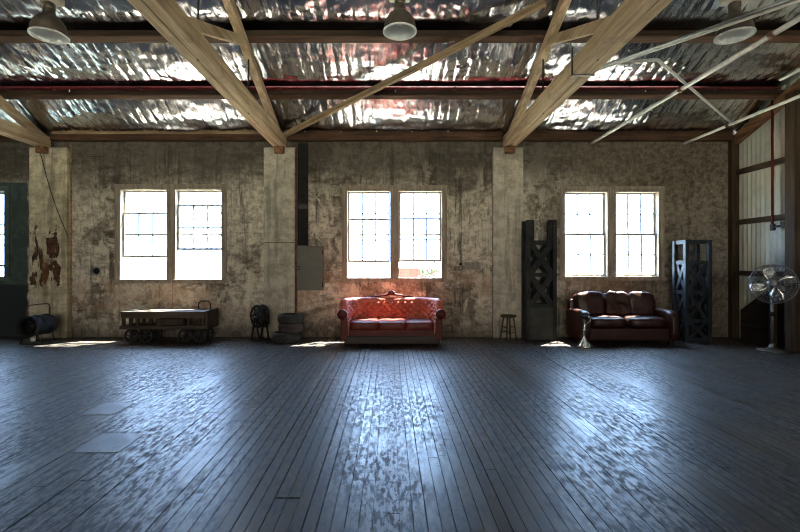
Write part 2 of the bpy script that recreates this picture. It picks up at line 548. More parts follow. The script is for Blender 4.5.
# floor: real boards on a dark bed
def build_floor():
    bm = bmesh.new()
    lay = bm.faces.layers.float.new('board')
    w = 0.082
    n = int((XR - XL) / w) + 1
    for i in range(n):
        x0 = XL + i * w
        x1 = min(x0 + w - random.choice((0.003, 0.004, 0.005, 0.008)), XR)
        if x1 - x0 < 0.02:
            continue
        y = YB - random.random() * 2
        while y < WY:
            L = random.uniform(1.8, 4.8)
            ya, yb = max(y, YB), min(y + L - 0.003, WY)
            y += L
            if yb - ya < 0.05:
                continue
            if x0 < -0.66 < x1 or x0 < -0.745 < x1:      # one short mended length near the front
                if ya < 2.95 < yb:
                    yb = 2.93
                    y = 2.95
            if x0 < 2.53 < x1 and yb > 5.5:              # a board that has shrunk away from its neighbour
                x1 -= 0.016
            tilt = random.gauss(0, 0.0003)
            dz = random.gauss(0, 0.0007)
            val = random.random()
            zs = [dz - tilt, dz + tilt, dz + tilt, dz - tilt]
            xs = [x0, x1, x1, x0]
            ys = [ya, ya, yb, yb]
            top = [bm.verts.new((xs[k], ys[k], zs[k])) for k in range(4)]
            bot = [bm.verts.new((xs[k], ys[k], -0.022)) for k in range(4)]
            fs = [bm.faces.new(top)]
            for k in range(4):
                fs.append(bm.faces.new((bot[k], bot[(k + 1) % 4], top[(k + 1) % 4], top[k])))
            for f in fs:
                f[lay] = val
    r = bmesh.ops.create_cube(bm, size=1.0)
    for v in r['verts']:
        v.co = Vector(((XL + XR) / 2 + v.co.x * (XR - XL), (YB + WY) / 2 + v.co.y * (WY - YB), -0.072 + v.co.z * 0.1))
    me = bpy.data.meshes.new('floor')
    bm.to_mesh(me)
    bm.free()
    me.materials.append(M['floor'])
    o = bpy.data.objects.new('floor', me)
    COL.objects.link(o)
    struct(o)
build_floor()

def slab(name, x0, x1, z0, z1, holes, y0, y1, mat, gable=None):
    """vertical slab in the XZ plane with rectangular holes, thickness y0..y1"""
    mb = MB()
    xs = sorted({x0, x1, *[h[0] for h in holes], *[h[1] for h in holes]})
    zs = sorted({z0, z1, *[h[2] for h in holes], *[h[3] for h in holes]})
    def hole(xm, zm):
        return any(h[0] < xm < h[1] and h[2] < zm < h[3] for h in holes)
    bm = mb.bm
    cache = {}
    def V(x, y, z):
        k = (round(x, 4), round(y, 4), round(z, 4))
        if k not in cache:
            cache[k] = bm.verts.new((x, y, z))
        return cache[k]
    ni, nj = len(xs) - 1, len(zs) - 1
    solid = [[not hole((xs[i] + xs[i + 1]) / 2, (zs[j] + zs[j + 1]) / 2) for j in range(nj)] for i in range(ni)]
    for i in range(ni):
        for j in range(nj):
            if not solid[i][j]:
                continue
            a, b, c, d = xs[i], xs[i + 1], zs[j], zs[j + 1]
            for y in (y0, y1):
                bm.faces.new((V(a, y, c), V(b, y, c), V(b, y, d), V(a, y, d)))
            for (di, dj, q) in ((-1, 0, ((a, c), (a, d))), (1, 0, ((b, c), (b, d))), (0, -1, ((a, c), (b, c))), (0, 1, ((a, d), (b, d)))):
                ii, jj = i + di, j + dj
                if 0 <= ii < ni and 0 <= jj < nj and solid[ii][jj]:
                    continue
                (u, s_), (u2, s2) = q
                bm.faces.new((V(u, y0, s_), V(u2, y0, s2), V(u2, y1, s2), V(u, y1, s_)))
    return struct(mb.build(name, mat))

WT = 0.22
OPEN = {   # x0, x1, z0, z1
    1: (-10.30, -8.10, 1.25, 3.17),
    2: (-5.80, -3.49, 1.19, 3.21),
    3: (-0.99, 1.18, 1.22, 3.18),
    4: (3.63, 5.78, 1.25, 3.16),
}
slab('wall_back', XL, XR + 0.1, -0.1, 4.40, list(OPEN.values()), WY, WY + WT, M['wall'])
# pilasters
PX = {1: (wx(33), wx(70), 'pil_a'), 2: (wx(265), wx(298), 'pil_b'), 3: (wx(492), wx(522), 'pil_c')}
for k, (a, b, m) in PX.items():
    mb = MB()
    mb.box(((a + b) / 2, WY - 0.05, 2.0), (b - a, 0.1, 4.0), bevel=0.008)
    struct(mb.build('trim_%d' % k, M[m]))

# front wall (behind the camera) with the loading doorway and windows, left wall
HOLES_F = [(-2.0, 2.0, 0.0, 3.6), (-9.5, -7.3, 1.2, 3.2), (-5.8, -3.6, 1.2, 3.2), (3.7, 5.8, 1.2, 3.2)]
slab('wall_front', XL, XR + 0.1, -0.1, 4.40, HOLES_F, YB - WT, YB, M['wall'])
mb = MB()
vs = [(XL - .2, YB, -0.1), (XL - .2, WY, -0.1), (XL - .2, WY, 4.44), (XL - .2, 0.5, roof_z(0.5)), (XL - .2, YB, 4.44)]
def prism(mb, poly, axis_off):
    a = [mb.bm.verts.new(Vector(p)) for p in poly]
    b = [mb.bm.verts.new(Vector(p) + Vector(axis_off)) for p in poly]
    mb.bm.faces.new(a)
    mb.bm.faces.new(list(reversed(b)))
    n = len(a)
    for i in range(n):
        mb.bm.faces.new((a[i], b[i], b[(i + 1) % n], a[(i + 1) % n]))
prism(mb, vs, (0.2, 0, 0))
struct(mb.build('wall_left', M['wall']))

# right wall: corrugated sheet following the gable
def corr_wall():
    mb = MB()
    rows = [[], [], [], []]
    y = 9.375
    step = 0.019
    bot, top = [], []
    while y > YB:
        ph = 2 * PI * y / 0.11
        x = XR + 0.016 + 0.014 * math.sin(ph)
        bot.append((x, y, -0.05))
        top.append((x, y, roof_z(y) - 0.02))
        y -= step if y > 7.4 else 0.4
    mb.grid([bot, top])
    bot2 = [(p[0] + 0.02, p[1], p[2]) for p in bot]
    top2 = [(p[0] + 0.02, p[1], p[2]) for p in top]
    mb.grid([bot2, top2])
    struct(mb.build('wall_right', M['corr']))
corr_wall()

# roof lining: foil on the far slope as crinkled sheet, plus outer roof sheets
PURLIN_Y = [8.35, 7.15]
def foil():
    mb = MB()
    rows = []
    ny = 130
    nx = 1300
    ya, yb = 6.2, WY + 0.02
    ed = sorted([6.2, 7.15, 8.35, WY + 0.05])
    for j in range(ny + 1):
        y = ya + (yb - ya) * j / ny
        lo = max([e for e in ed if e <= y + 1e-6] or [ed[0]])
        hi = min([e for e in ed if e > y + 1e-6] or [ed[-1] + 1])
        sag = math.sin(PI * (y - lo) / (hi - lo)) ** 2 if hi > lo else 0
        row = []
        for i in range(nx + 1):
            x = XL + (XR - XL) * i / nx
            ph = x / 0.19
            rid = abs(math.sin(PI * ph)) ** 0.7
            d = -0.012 * rid * (0.4 + 0.6 * sag)
            d += -0.055 * sag * (0.75 + 0.5 * noise.noise(Vector((x * 0.7, y * 0.9, 3))))
            q = 0.3 + 0.7 * sag
            if y > 8.42:
                d -= 0.14 * (y - 8.42) / 1.03
                q = 0.75
            d += q * 0.020 * noise.noise(Vector((x * 2.2, y * 4.0, 0)))
            d += q * 0.010 * noise.noise(Vector((x * 5.0, y * 9.0, 4)))
            d += q * 0.010 * (0.5 - abs(noise.noise(Vector((x * 8, y * 3.5, 5)))))
            d += q * 0.007 * (0.5 - abs(noise.noise(Vector((x * 20, y * 6, 9)))))
            d += q * 0.0035 * (0.5 - abs(noise.noise(Vector((x * 34, y * 16, 2)))))
            row.append((x, y, roof_z(y) - 0.03 + d))
        rows.append(row)
    mb.grid(rows)
    struct(mb.build('ceiling', M['foil']))
foil()
mb = MB()
for (y0, y1) in ((WY + WT, 0.5), (0.5, YB - WT)):
    za, zb = roof_z(y0) , roof_z(y1)
    pts = [(XL - .2, y0, za), (XL - .2, y1, zb), (XL - .2, y1, zb + .05), (XL - .2, y0, za + .05)]
    prism(mb, pts, (XR - XL + 0.4, 0, 0))
struct(mb.build('ceiling', M['steel']))
# ------------------------------------------------------------------ windows
def sash(parent, x0, z0, w, h, y, mat, cols=3, rows=2):
    st, bar = 0.036, 0.026
    mb = MB()
    mb.box((x0 + st / 2, y, z0 + h / 2), (st, 0.035, h))
    mb.box((x0 + w - st / 2, y, z0 + h / 2), (st, 0.035, h))
    mb.box((x0 + w / 2, y, z0 + 0.024), (w - 2 * st, 0.035, 0.048))
    mb.box((x0 + w / 2, y, z0 + h - 0.018), (w - 2 * st, 0.035, 0.036))
    for c in range(1, cols):
        mb.box((x0 + st + (w - 2 * st) * c / cols, y, z0 + h / 2), (bar, 0.024, h - 0.08))
    for r in range(1, rows):
        mb.box((x0 + w / 2, y, z0 + 0.04 + (h - 0.07) * r / rows), (w - 2 * st, 0.022, bar))
    o = mb.build('sash', mat, parent)
    g = MB()
    g.box((x0 + w / 2, y, z0 + h / 2 + 0.005), (w - 2 * st, 0.004, h - 0.084))
    g.build('pane', M['glass'], o)

def window(k, lifts, fmat, smat):
    x0, x1, z0, z1 = OPEN[k]
    w, h = x1 - x0, z1 - z0
    root = bpy.data.objects.new('window_%d' % k, None)
    COL.objects.link(root)
    root.location = (x0, WY, z0)
    root['kind'] = 'structure'
    mb = MB()
    t, dpt, yc = 0.085, 0.17, 0.065
    mb.box((t / 2, yc, h / 2), (t, dpt, h), bevel=0.004)
    mb.box((w - t / 2, yc, h / 2), (t, dpt, h), bevel=0.004)
    mb.box((w / 2, yc, h - t / 2), (w - 2 * t, dpt, t), bevel=0.004)
    mw = 0.19
    mb.box((w / 2, yc, (h - t) / 2), (mw, dpt, h - t), bevel=0.004)
    # narrow architrave standing proud of the wall
    mb.box((w / 2, -0.024, h + 0.01), (w + 0.06, 0.02, 0.05))
    mb.box((-0.005, -0.024, h / 2), (0.05, 0.02, h))
    mb.box((w + 0.005, -0.024, h / 2), (0.05, 0.02, h))
    mb.build('window_frame', fmat, root)
    s = MB()
    s.box((w / 2 , 0.05, 0.018), (w - 2 * t, 0.20, 0.036), bevel=0.004)
    s.box((w / 2, -0.022, -0.015), (w + 0.12, 0.025, 0.07), bevel=0.004)
    s.build('window_sill', fmat, root)
    iw = (w - 2 * t - mw) / 2
    sh = (h - t - 0.036) / 2 + 0.02
    for side in (0, 1):
        xa = t if side == 0 else t + iw + mw
        sash(root, xa + 0.002, h - t - sh, iw - 0.004, sh, 0.125, smat)
        sash(root, xa + 0.002, 0.036 + lifts[side], iw - 0.004, sh, 0.082, smat)
    return root
window(1, (0.12, 0.20), M['teal_frame'], M['teal_frame'])
window(2, (0.46, 0.62), M['frame'], M['sash'])
window(3, (0.33, 0.34), M['frame'], M['sash'])
window(4, (0.0, 0.0), M['frame'], M['sash'])

# ------------------------------------------------------------------ roof timbers
def truss(x, label):
    root = thing('roof_truss', label, 'roof truss', (x, 0, 4.0), group='timber roof trusses')
    ye = WY - 0.10
    mb = MB()
    mb.box((-0.072, (ye + YB + .1) / 2, 0.11), (0.125, ye - YB - .1, 0.22), bevel=0.008)
    mb.box((0.072, (ye + YB + .1) / 2, 0.11), (0.125, ye - YB - .1, 0.22), bevel=0.008)
    mb.box((0.0, (ye + YB + .1) / 2, 0.12), (0.03, ye - YB - .1, 0.16))
    mb.build('bottom_chord', M['timber_y'], root)
    for (ya, yb) in ((ye, 0.5), (YB + 0.1, 0.5)):
        mb = MB()
        off = 0.235 + 0.075
        mb.bar((0, ya, roof_z(ya) - off - 4.0), (0, yb, roof_z(yb) - off - 4.0), 0.12, 0.14, bevel=0.006)
        mb.build('rafter', M['timber_y'], root)
    for (ya, yb) in ((4.95, 7.0), (-3.95, -6.0)):
        mb = MB()
        mb.bar((0, ya, 0.25), (0, yb, roof_z(yb) - 0.30 - 4.0), 0.10, 0.13, bevel=0.005)
        mb.build('strut', M['timber_y'], root)
    for yy in (7.25, 5.35, 3.2):
        mb = MB()
        mb.tube([(0.0, yy, 0.0), (0.0, yy, roof_z(yy) - 0.34 - 4.0)], 0.014, 8)
        mb.build('tie_rod', M['iron'], root)
    mb = MB()
    mb.box((0, WY - 0.17, -0.07), (0.20, 0.13, 0.14), bevel=0.02)
    mb.build('corbel', M['timber_rot'], root)
    return root
t1 = truss(-2.31, 'long timber roof truss ending on the pilaster left of the red sofa')
t2 = dup(t1, (2.50, 0, 4.0), 'long timber roof truss ending on the pilaster between stool and red sofa')
dup(t1, (-7.26, 0, 4.0), 'timber roof truss at the left edge above the rust-stained pilaster')

mb = MB()
for sx in (-1, 1):
    mb.box((sx * 0.142, 5.75, 0.16), (0.012, 0.035, 0.36))
mb.box((0, 5.75, -0.008), (0.296, 0.035, 0.012))
mb.build('iron_strap', M['iron'], t2)
# rafter along the right wall
mb = MB()
ra, rb = WY - 0.12, 3.0
mb.bar((0, 0, 0), (0, rb - ra, roof_z(rb) - roof_z(ra)), 0.10, 0.20, bevel=0.006)
tag(mb.build('wall_rafter', M['timber_rot'], None, (XR - 0.065, ra, roof_z(ra) - 0.33)), 'sloping timber rafter along the top of the corrugated wall', 'rafter')

# purlins
for (y, zb, lab) in ((8.32, 4.68, 'long dark timber purlin behind the red pipe'), (7.10, 5.145, 'long dark timber purlin nearest the hanging lamps')):
    root = thing('purlin', lab, 'purlin', (0, y, zb), group='purlins under the foil')
    zt = roof_z(y + 0.1) - 0.05 - zb
    mb = MB()
    mb.box(((XL + XR) / 2, 0, zt / 2 + 0.01), (XR - XL - 0.02, 0.20, zt - 0.02), bevel=0.004)
    mb.build('purlin_beam', M['purlin'], root)
    mb = MB()
    mb.box(((XL + XR) / 2, 0, 0.0), (XR - XL - 0.02, 0.206, 0.02), bevel=0.003)
    mb.build('lit_underside', M['eave'], root)  # thin lighter board standing in for the beam's lit underside

# eave beams on top of the wall, one per bay
def eave(x0, x1, label, m, bolts):
    root = thing('eave_beam', label, 'beam', ((x0 + x1) / 2, WY, 4.1), group='eave beams on the far wall')
    L = x1 - x0
    mb = MB()
    mb.box((0, -0.06, 0.235), (L, 0.12, 0.11), bevel=0.006)
    mb.build('upper_board', M[m], root)
    mb = MB()
    mb.box((0, -0.08, 0.105), (L, 0.16, 0.12), bevel=0.008)
    mb.build('lower_board', M['eave'], root)
    if bolts:
        for i in range(bolts):
            mb = MB()
            mb.lathe([(0, -0.012), (0.014, -0.012), (0.014, 0.0)], (-L / 2 + L * (i + 0.5) / bolts, -0.122, 0.235), 'Y', 8)
            mb.build('bolt_head', M['galv'], root)
eave(-7.10, -2.47, 'pale timber eave beam above the window with the wagon below', 'timber_x_pale', 0)
eave(-2.15, 2.34, 'brown eave beam with bright bolt heads above the red sofa window', 'eave', 6)
eave(2.66, XR - 0.15, 'dark brown eave beam above the brown sofa window', 'eave', 0)
eave(XL, -7.42, 'brown eave beam at the far left above the teal paint', 'timber_x', 0)

# diagonal brace in the roof plane
a = Vector((-2.22, 9.2, roof_z(9.2) - 0.32))
b = Vector((2.22, 6.35, roof_z(6.35) - 0.32))
mb = MB()
d = b - a
mb.bar((0, 0, 0), (d.length, 0, 0), 0.085, 0.09, bevel=0.006)
o = mb.build('roof_brace', M['timber_x_pale'], None, a)
o.rotation_euler = d.to_track_quat('X', 'Z').to_euler()
tag(o, 'slanting timber brace crossing the foil between the two long trusses', 'brace')

# red sprinkler pipe along the purlin
root = thing('sprinkler_pipe', 'long dark red pipe along the purlin across the whole roof', 'pipe', (0, 8.175, 4.79))
mb = MB()
mb.tube([(XL, 0, 0), (XR - 0.14, 0, 0)], 0.026, 10)
mb.build('pipe', M['redpipe'], root)
for x in (-9, -6.2, -4.6, -0.2, 1.2, 4.4, 6.0):
    mb = MB()
    mb.box((x, 0.008, 0.0), (0.03, 0.066, 0.066))
    mb.build('pipe_clip', M['iron'], root)
    if x in (-6.2, -0.2, 4.4):
        mb = MB()
        mb.tube([(x + .3, 0, -0.02), (x + .3, 0, -0.075)], 0.011, 8)
        mb.lathe([(0, -0.078), (0.022, -0.078), (0.022, -0.072), (0, -0.07)], (x + .3, 0, 0), 'Z', 10)
        mb.build('sprinkler_head', M['chrome'], root)

# galvanised lighting bars at the right
def pipe_thing(name, label, pts, r, mat, cat, group=None):
    p0 = Vector(pts[0])
    mb = MB()
    mb.tube([Vector(p) - p0 for p in pts], r, 10)
    return tag(mb.build(name, M[mat], None, p0), label, cat, group)
PZ = 4.10
p1 = thing('lighting_pipe', 'long pale steel pipe with a flattened end above the brown sofa window', 'pipe', (4.25, WY, PZ), group='long pale steel pipes')
mb = MB(); mb.tube([(0, 0, 0), (0, -8.0, 0)], 0.030, 12); mb.build('pipe', M['galv'], p1)
mb = MB()
for yy in (-2.95, -4.5):
    mb = MB()
    mb.lathe([(0.031, -0.03), (0.045, -0.03), (0.045, 0.03), (0.031, 0.03)], (0, yy, 0), 'Y', 12, closed=True)
    mb.build('coupling', M['rust'], p1)
p2 = thing('lighting_pipe', 'long pale steel pipe nearest the corrugated right wall, above the tall lattice tower', 'pipe', (6.22, WY, PZ), group='long pale steel pipes')
mb = MB(); mb.tube([(0, 0, 0), (0, -8.0, 0)], 0.028, 12); mb.build('pipe', M['galv'], p2)
mb = MB()
mb.lathe([(0.029, -0.03), (0.043, -0.03), (0.043, 0.03), (0.029, 0.03)], (0, -1.26, 0), 'Y', 12, closed=True)
mb.build('coupling', M['rust'], p2)
pipe_thing('cross_pipe', 'thin steel cross pipe bent under the roof joining the two long pipes', [(2.64, 5.84, PZ + 0.055), (3.38, 5.66, PZ + 0.055), (3.42, 5.67, PZ + 0.055), (6.22, 8.12, PZ + 0.055)], 0.020, 'galv', 'pipe')
for p_, x_ in ((p1, 4.25), (p2, 6.22)):
    for yy in (3.2, 1.8):
        mb = MB(); mb.tube([(0, yy - WY, 0), (0, yy - WY, roof_z(yy) - PZ)], 0.006, 6); mb.build('hanger_rod', M['iron'], p_)
for k, (dx, lab) in enumerate(((0.0, 'upper of two thin parallel steel bars below the right hanging lamp'), (0.10, 'lower of two thin parallel steel bars below the right hanging lamp'))):
    pipe_thing('steel_bar', lab, [(2.645, 5.62 + 0.10 * k, PZ - 0.056), (4.45 + dx, 3.35, PZ - 0.056)], 0.015 + 0.004 * k, 'steel' if k == 0 else 'galv', 'bar', 'thin steel bars under the roof')
pipe_thing('steel_bar', 'short thin steel bar at the right edge above the tall wall post', [(5.40, 6.15, PZ), (5.32, 3.5, PZ)], 0.018, 'galv', 'bar', 'thin steel bars under the roof')

# pendant lamps
def lamp(loc, label):
    root = thing('pendant_lamp', label, 'lamp', loc, group='hanging dome lamps')
    r = 0.185
    mb = MB()
    outer = [(r, 0.0), (r * 0.985, 0.03), (r * 0.93, 0.085), (r * 0.82, 0.14), (r * 0.66, 0.185), (r * 0.50, 0.215), (r * 0.36, 0.235), (0.062, 0.27), (0.055, 0.30)]
    mb.lathe(outer, n=36)
    mb.build('lamp_shade', M['lampshade'], root)
    mb = MB()
    inner = [(r - 0.012, 0.002), (r * 0.955, 0.03), (r * 0.90, 0.083), (r * 0.79, 0.136), (r * 0.63, 0.178), (r * 0.47, 0.205), (r * 0.30, 0.222), (0, 0.225)]
    mb.lathe(inner, n=36)
    mb.build('reflector', M['reflector'], root)
    mb = MB()
    mb.lathe([(r - 0.013, -0.004), (r + 0.006, -0.004), (r + 0.006, 0.008), (r - 0.013, 0.008)], n=36, closed=True)
    mb.build('rim', M['reflector'], root)
    mb = MB()
    mb.lathe([(0, 0.075), (0.03, 0.083), (0.045, 0.11), (0.045, 0.14), (0.03, 0.17), (0.024, 0.22)], n=16)
    mb.build('bulb', M['white_plastic'], root)
    mb = MB()
    mb.lathe([(0.055, 0.30), (0.06, 0.31), (0.06, 0.36), (0.05, 0.37), (0, 0.37)], n=18)
    mb.build('lamp_neck', M['lampshade'], root)
    mb = MB()
    mb.box((0, 0, 0.49), (0.24, 0.17, 0.24), bevel=0.02)
    mb.build('ballast_box', M['ballast'], root)
    for sx in (-1, 1):
        mb = MB()
        mb.bar((sx * 0.05, -0.06, 0.365), (sx * 0.11, -0.088, 0.40), 0.05, 0.012)
        mb.build('bracket', M['ballast'], root)
    top = roof_z(loc[1]) - loc[2]
    mb = MB()
    mb.tube([(0, 0, 0.60), (0, 0, top)], 0.014, 8)
    mb.build('stem', M['iron'], root)
    return root
LY, LZ = 5.0, 4.165
lm = lamp((0.11, LY, LZ), 'bronze dome lamp hanging in the middle, above the red sofa')
dup(lm, (-3.80, 4.95, LZ - 0.075), 'bronze dome lamp hanging at the left, outside the left truss')
dup(lm, (3.84, 4.95, LZ - 0.075), 'bronze dome lamp hanging at the right, near the pale steel pipes')

# ------------------------------------------------------------------ right wall timbers
def girt(z, label, y0=9.30, y1=4.0):
    mb = MB()
    mb.box((0, 0, 0), (0.09, y0 - y1, 0.10), bevel=0.005)
    return tag(mb.build('girt', M['timber_dark_y'], None, (XR - 0.045, (y0 + y1) / 2, z)), label, 'rail', 'rails on the corrugated wall')
girt(3.47, 'highest horizontal timber rail on the corrugated wall')
girt(2.42, 'middle horizontal timber rail on the corrugated wall, crossed by the red drop pipe')
girt(1.36, 'lowest horizontal timber rail on the corrugated wall, behind the fan')
mb = MB()
mb.box((0, 0, 2.12), (0.15, 0.12, 4.24), bevel=0.01)
tag(mb.build('timber_post', M['timber_z'], None, (XR - 0.085, 9.36, 0)), 'dark timber post standing in the right corner beside the far wall', 'post')
mb = MB()
mb.box((0, 0, 2.3), (0.16, 0.20, 4.6), bevel=0.01)
tag(mb.build('timber_post', M['timber_z'], None, (XR - 0.17, 7.87, 0)), 'brown timber post at the right edge behind the fan', 'post')
mb = MB()
mb.box((0, 0, 0.52), (0.07, 0.12, 1.04), bevel=0.006)
tag(mb.build('timber_stud', M['timber_z'], None, (XR - 0.155, 8.32, 0)), 'short brown timber stud beside the fan pole', 'post')
# red drop pipe
root = thing('drop_pipe', 'vertical red pipe running down the corrugated wall to a valve', 'pipe', (XR - 0.113, 8.38, 2.30))
mb = MB(); mb.tube([(0, 0, 0), (0, 0, 2.34)], 0.022, 10); mb.build('pipe', M['redpipe'], root)
mb = MB()
mb.box((-0.0, -0.01, -0.06), (0.06, 0.07, 0.12), bevel=0.01)
mb.tube([(0, 0, -0.05), (0, -0.22, -0.05)], 0.02, 8)
mb.box((0, -0.24, -0.03), (0.05, 0.09, 0.10), bevel=0.01)
mb.build('valve', M['iron'], root)
# dark leaning board below the sheets
mb = MB()
prism(mb, [(0, 9.2, 0), (0, 6.0, 0), (0, 6.0, 1.2), (0, 8.6, 1.02), (0, 9.2, 0.60)], (0.03, 0, 0))
tag(mb.build('dark_board', M['ply'], None, (XR - 0.065, 0, 0)), 'large dark board with a sloping top against the corrugated wall', 'board')

# ------------------------------------------------------------------ things on the far wall
root = thing('electrical_cabinet', 'grey metal electrical cabinet on the wall beside the red sofa window', 'cabinet', (wx(311), WY, wz(290)))
cw, chh = 0.545, 0.93
mb = MB(); mb.box((0, -0.0705, chh / 2), (cw, 0.14, chh), bevel=0.008); mb.build('body', M['cabinet'], root)
mb = MB(); mb.box((0.015, -0.15, chh / 2), (cw - 0.06, 0.02, chh - 0.05), bevel=0.005)
dr = mb.build('door', M['cabinet'], root)
mb = MB(); mb.box((-cw / 2 + 0.05, -0.168, chh / 2), (0.045, 0.02, 0.075), bevel=0.005); mb.build('latch', M['black'], dr)
mb = MB(); mb.box((-cw / 2 + 0.05, -0.182, chh / 2), (0.028, 0.01, 0.022), bevel=0.003); mb.build('keyhole_plate', M['chrome'], dr)
for zz in (0.12, 0.80):
    mb = MB(); mb.tube([(cw / 2 - 0.008, -0.15, zz - .05), (cw / 2 - 0.008, -0.15, zz + .05)], 0.009, 8); mb.build('hinge', M['black'], dr)
root = thing('cable_duct', 'black vertical cable duct above the grey electrical cabinet', 'duct', (wx(303.5), WY, wz(246) + 0.005))
L = 4.10 - (wz(246) + 0.005)
mb = MB(); mb.box((0, -0.055, L / 2), (0.20, 0.11, L), bevel=0.006); mb.build('duct', M['black'], root)
mb = MB(); mb.box((0, -0.075, L * 0.38), (0.212, 0.08, 0.10), bevel=0.006); mb.build('clip', M['iron'], root)
pipe_thing('rusty_conduit', 'thin rusty pipe running up the right edge of the middle pilaster', [(wx(298) - 0.022, WY - 0.124, 0), (wx(298) - 0.022, WY - 0.124, 3.98)], 0.022, 'rust', 'pipe')
pipe_thing('grey_conduit', 'thin pale conduit running up beside the rust-stained pilaster', [(wx(70) + 0.03, WY - 0.022, 0.0), (wx(70) + 0.03, WY - 0.022, 4.10)], 0.020, 'timber_x_pale', 'pipe')
cur = []
for i in range(13):
    f = i / 12
    cur.append((wx(37, 9.3) + f * (wx(69, 9.35) - wx(37, 9.3)), WY - 0.118, wz(140, 9.3) + f * (wz(236, 9.3) - wz(140, 9.3)) - 0.22 * math.sin(PI * f) * (1 - .3 * f)))
pipe_thing('slack_cable', 'thin dark cable hanging slack across the rust-stained pilaster', cur, 0.007, 'iron', 'cable')
root = thing('wall_socket', 'small dark round fitting on the wall left of the wagon window', 'fitting', (wx(97), WY, wz(271)))
mb = MB(); mb.lathe([(0, -0.05), (0.045, -0.05), (0.06, -0.03), (0.075, 0)], axis='Y', n=16); mb.build('cap', M['black'], root)
mb = MB(); mb.box((0, -0.008, 0), (0.19, 0.016, 0.13), bevel=0.004); mb.build('backplate', M['steel'], root)
mb = MB(); mb.box((0, -0.03, 0), (0.10, 0.06, 0.075), bevel=0.008)
tag(mb.build('junction_box', M['white_plastic'], None, (wx(327.5), WY, wz(285))), 'small white junction box below the corner of the grey cabinet', 'box')
root = thing('wall_hook', 'small black hook with a hanging wire loop right of the middle window', 'hook', (wx(460.5), WY, wz(264)))
mb = MB(); mb.lathe([(0, -0.03), (0.025, -0.03), (0.03, 0)], axis='Y', n=12); mb.build('stud', M['black'], root)
mb = MB(); mb.tube([(0.045 * math.sin(a), -0.022, -0.075 + 0.065 * math.cos(a)) for a in [2 * PI * k / 18 for k in range(18)]], 0.005, 6, closed=True); mb.build('loop', M['iron'], root)
mb = MB()
for i in range(3):
    mb.box((0, -0.008, -0.055 + i * 0.055), (0.34, 0.016, 0.048), bevel=0.004)
mb.box((0, -0.003, 0), (0.34, 0.006, 0.16))
tag(mb.build('vent_plate', M['pil_c'], None, (wx(472.5), WY, wz(266))), 'small pale louvred vent plate beside the black wall hook', 'vent')

# ------------------------------------------------------------------ patches on the floor
for (x0, x1, y0, y1, lab) in ((-2.62, -2.23, 3.64, 4.05, 'nearer square grey metal patch nailed to the floorboards'), (-3.18, -2.84, 4.56, 4.95, 'farther square grey metal patch nailed to the floorboards')):
    root = thing('floor_patch', lab, 'floor patch', ((x0 + x1) / 2, (y0 + y1) / 2, 0.002), group='metal floor patches')
    mb = MB(); mb.box((0, 0, 0.002), (x1 - x0, y1 - y0, 0.004), bevel=0.001); mb.build('plate', M['plate'], root)
    for sx in (-1, 1):
        for sy in (-1, 1):
            mb = MB()
            mb.lathe([(0.006, 0.004), (0.006, 0.006), (0, 0.007)], (sx * (x1 - x0 - .04) / 2, sy * (y1 - y0 - .04) / 2, 0), n=8)
            mb.build('nail_head', M['iron'], root)

# ------------------------------------------------------------------ drum blower
def blower():
    root = thing('drum_blower', 'black drum blower with a loop handle on the floor before the rust-stained pilaster', 'blower', (-6.92, 8.45, 0))
    zc, r = 0.35, 0.195
    mb = MB()
    prof = [(r - 0.03, 0.10), (r - 0.012, 0.0), (r + 0.012, 0.0), (r + 0.012, 0.03), (r, 0.035), (r, 0.20), (r + 0.008, 0.205), (r + 0.008, 0.225), (r, 0.23), (r, 0.47), (r + 0.008, 0.475), (r + 0.008, 0.50), (r - 0.02, 0.58), (r - 0.06, 0.60)]
    mb.lathe(prof, (0, 0, zc), 'Y', 32)
    mb.build('drum', M['drum'], root)
    mb = MB()
    mb.lathe([(0, 0.30), (r - 0.02, 0.30)], (0, 0, zc), 'Y', 32)
    mb.lathe([(0, 0.10), (0.05, 0.11), (0.06, 0.29)], (0, 0, zc), 'Y', 20)
    for k in range(5):
        a = 2 * PI * k / 5
        mb.bar((0.05 * math.cos(a), 0.2, zc + 0.05 * math.sin(a)), ((r - .03) * math.cos(a + .2), 0.2, zc + (r - .03) * math.sin(a + .2)), 0.09, 0.006, up=(0.3, 1, 0.2))
    mb.build('impeller', M['iron'], root)
    mb = MB()
    mb.tube([(0, 0.02, zc + r - 0.02), (0, 0.02, 0.68), (0, 0.04, 0.735), (0, 0.10, 0.755), (0, 0.50, 0.755), (0, 0.56, 0.735), (0, 0.58, 0.68), (0, 0.58, zc + r - 0.08)], 0.014, 8)
    mb.build('handle', M['rust'], root)
    for yy in (0.10, 0.46):
        mb = MB()
        mb.tube([(-0.19, yy, 0.015), (-0.14, yy, 0.20), (0.14, yy, 0.20), (0.19, yy, 0.015)], 0.014, 8)
        mb.tube([(-0.21, yy, 0.014), (0.21, yy, 0.014)], 0.014, 8)
        mb.build('foot', M['iron'], root)
    mb = MB()
    mb.box((0.06, 0.08, 0.10), (0.06, 0.06, 0.07), bevel=0.01)
    mb.build('switch_box', M['white_plastic'], root)
blower()

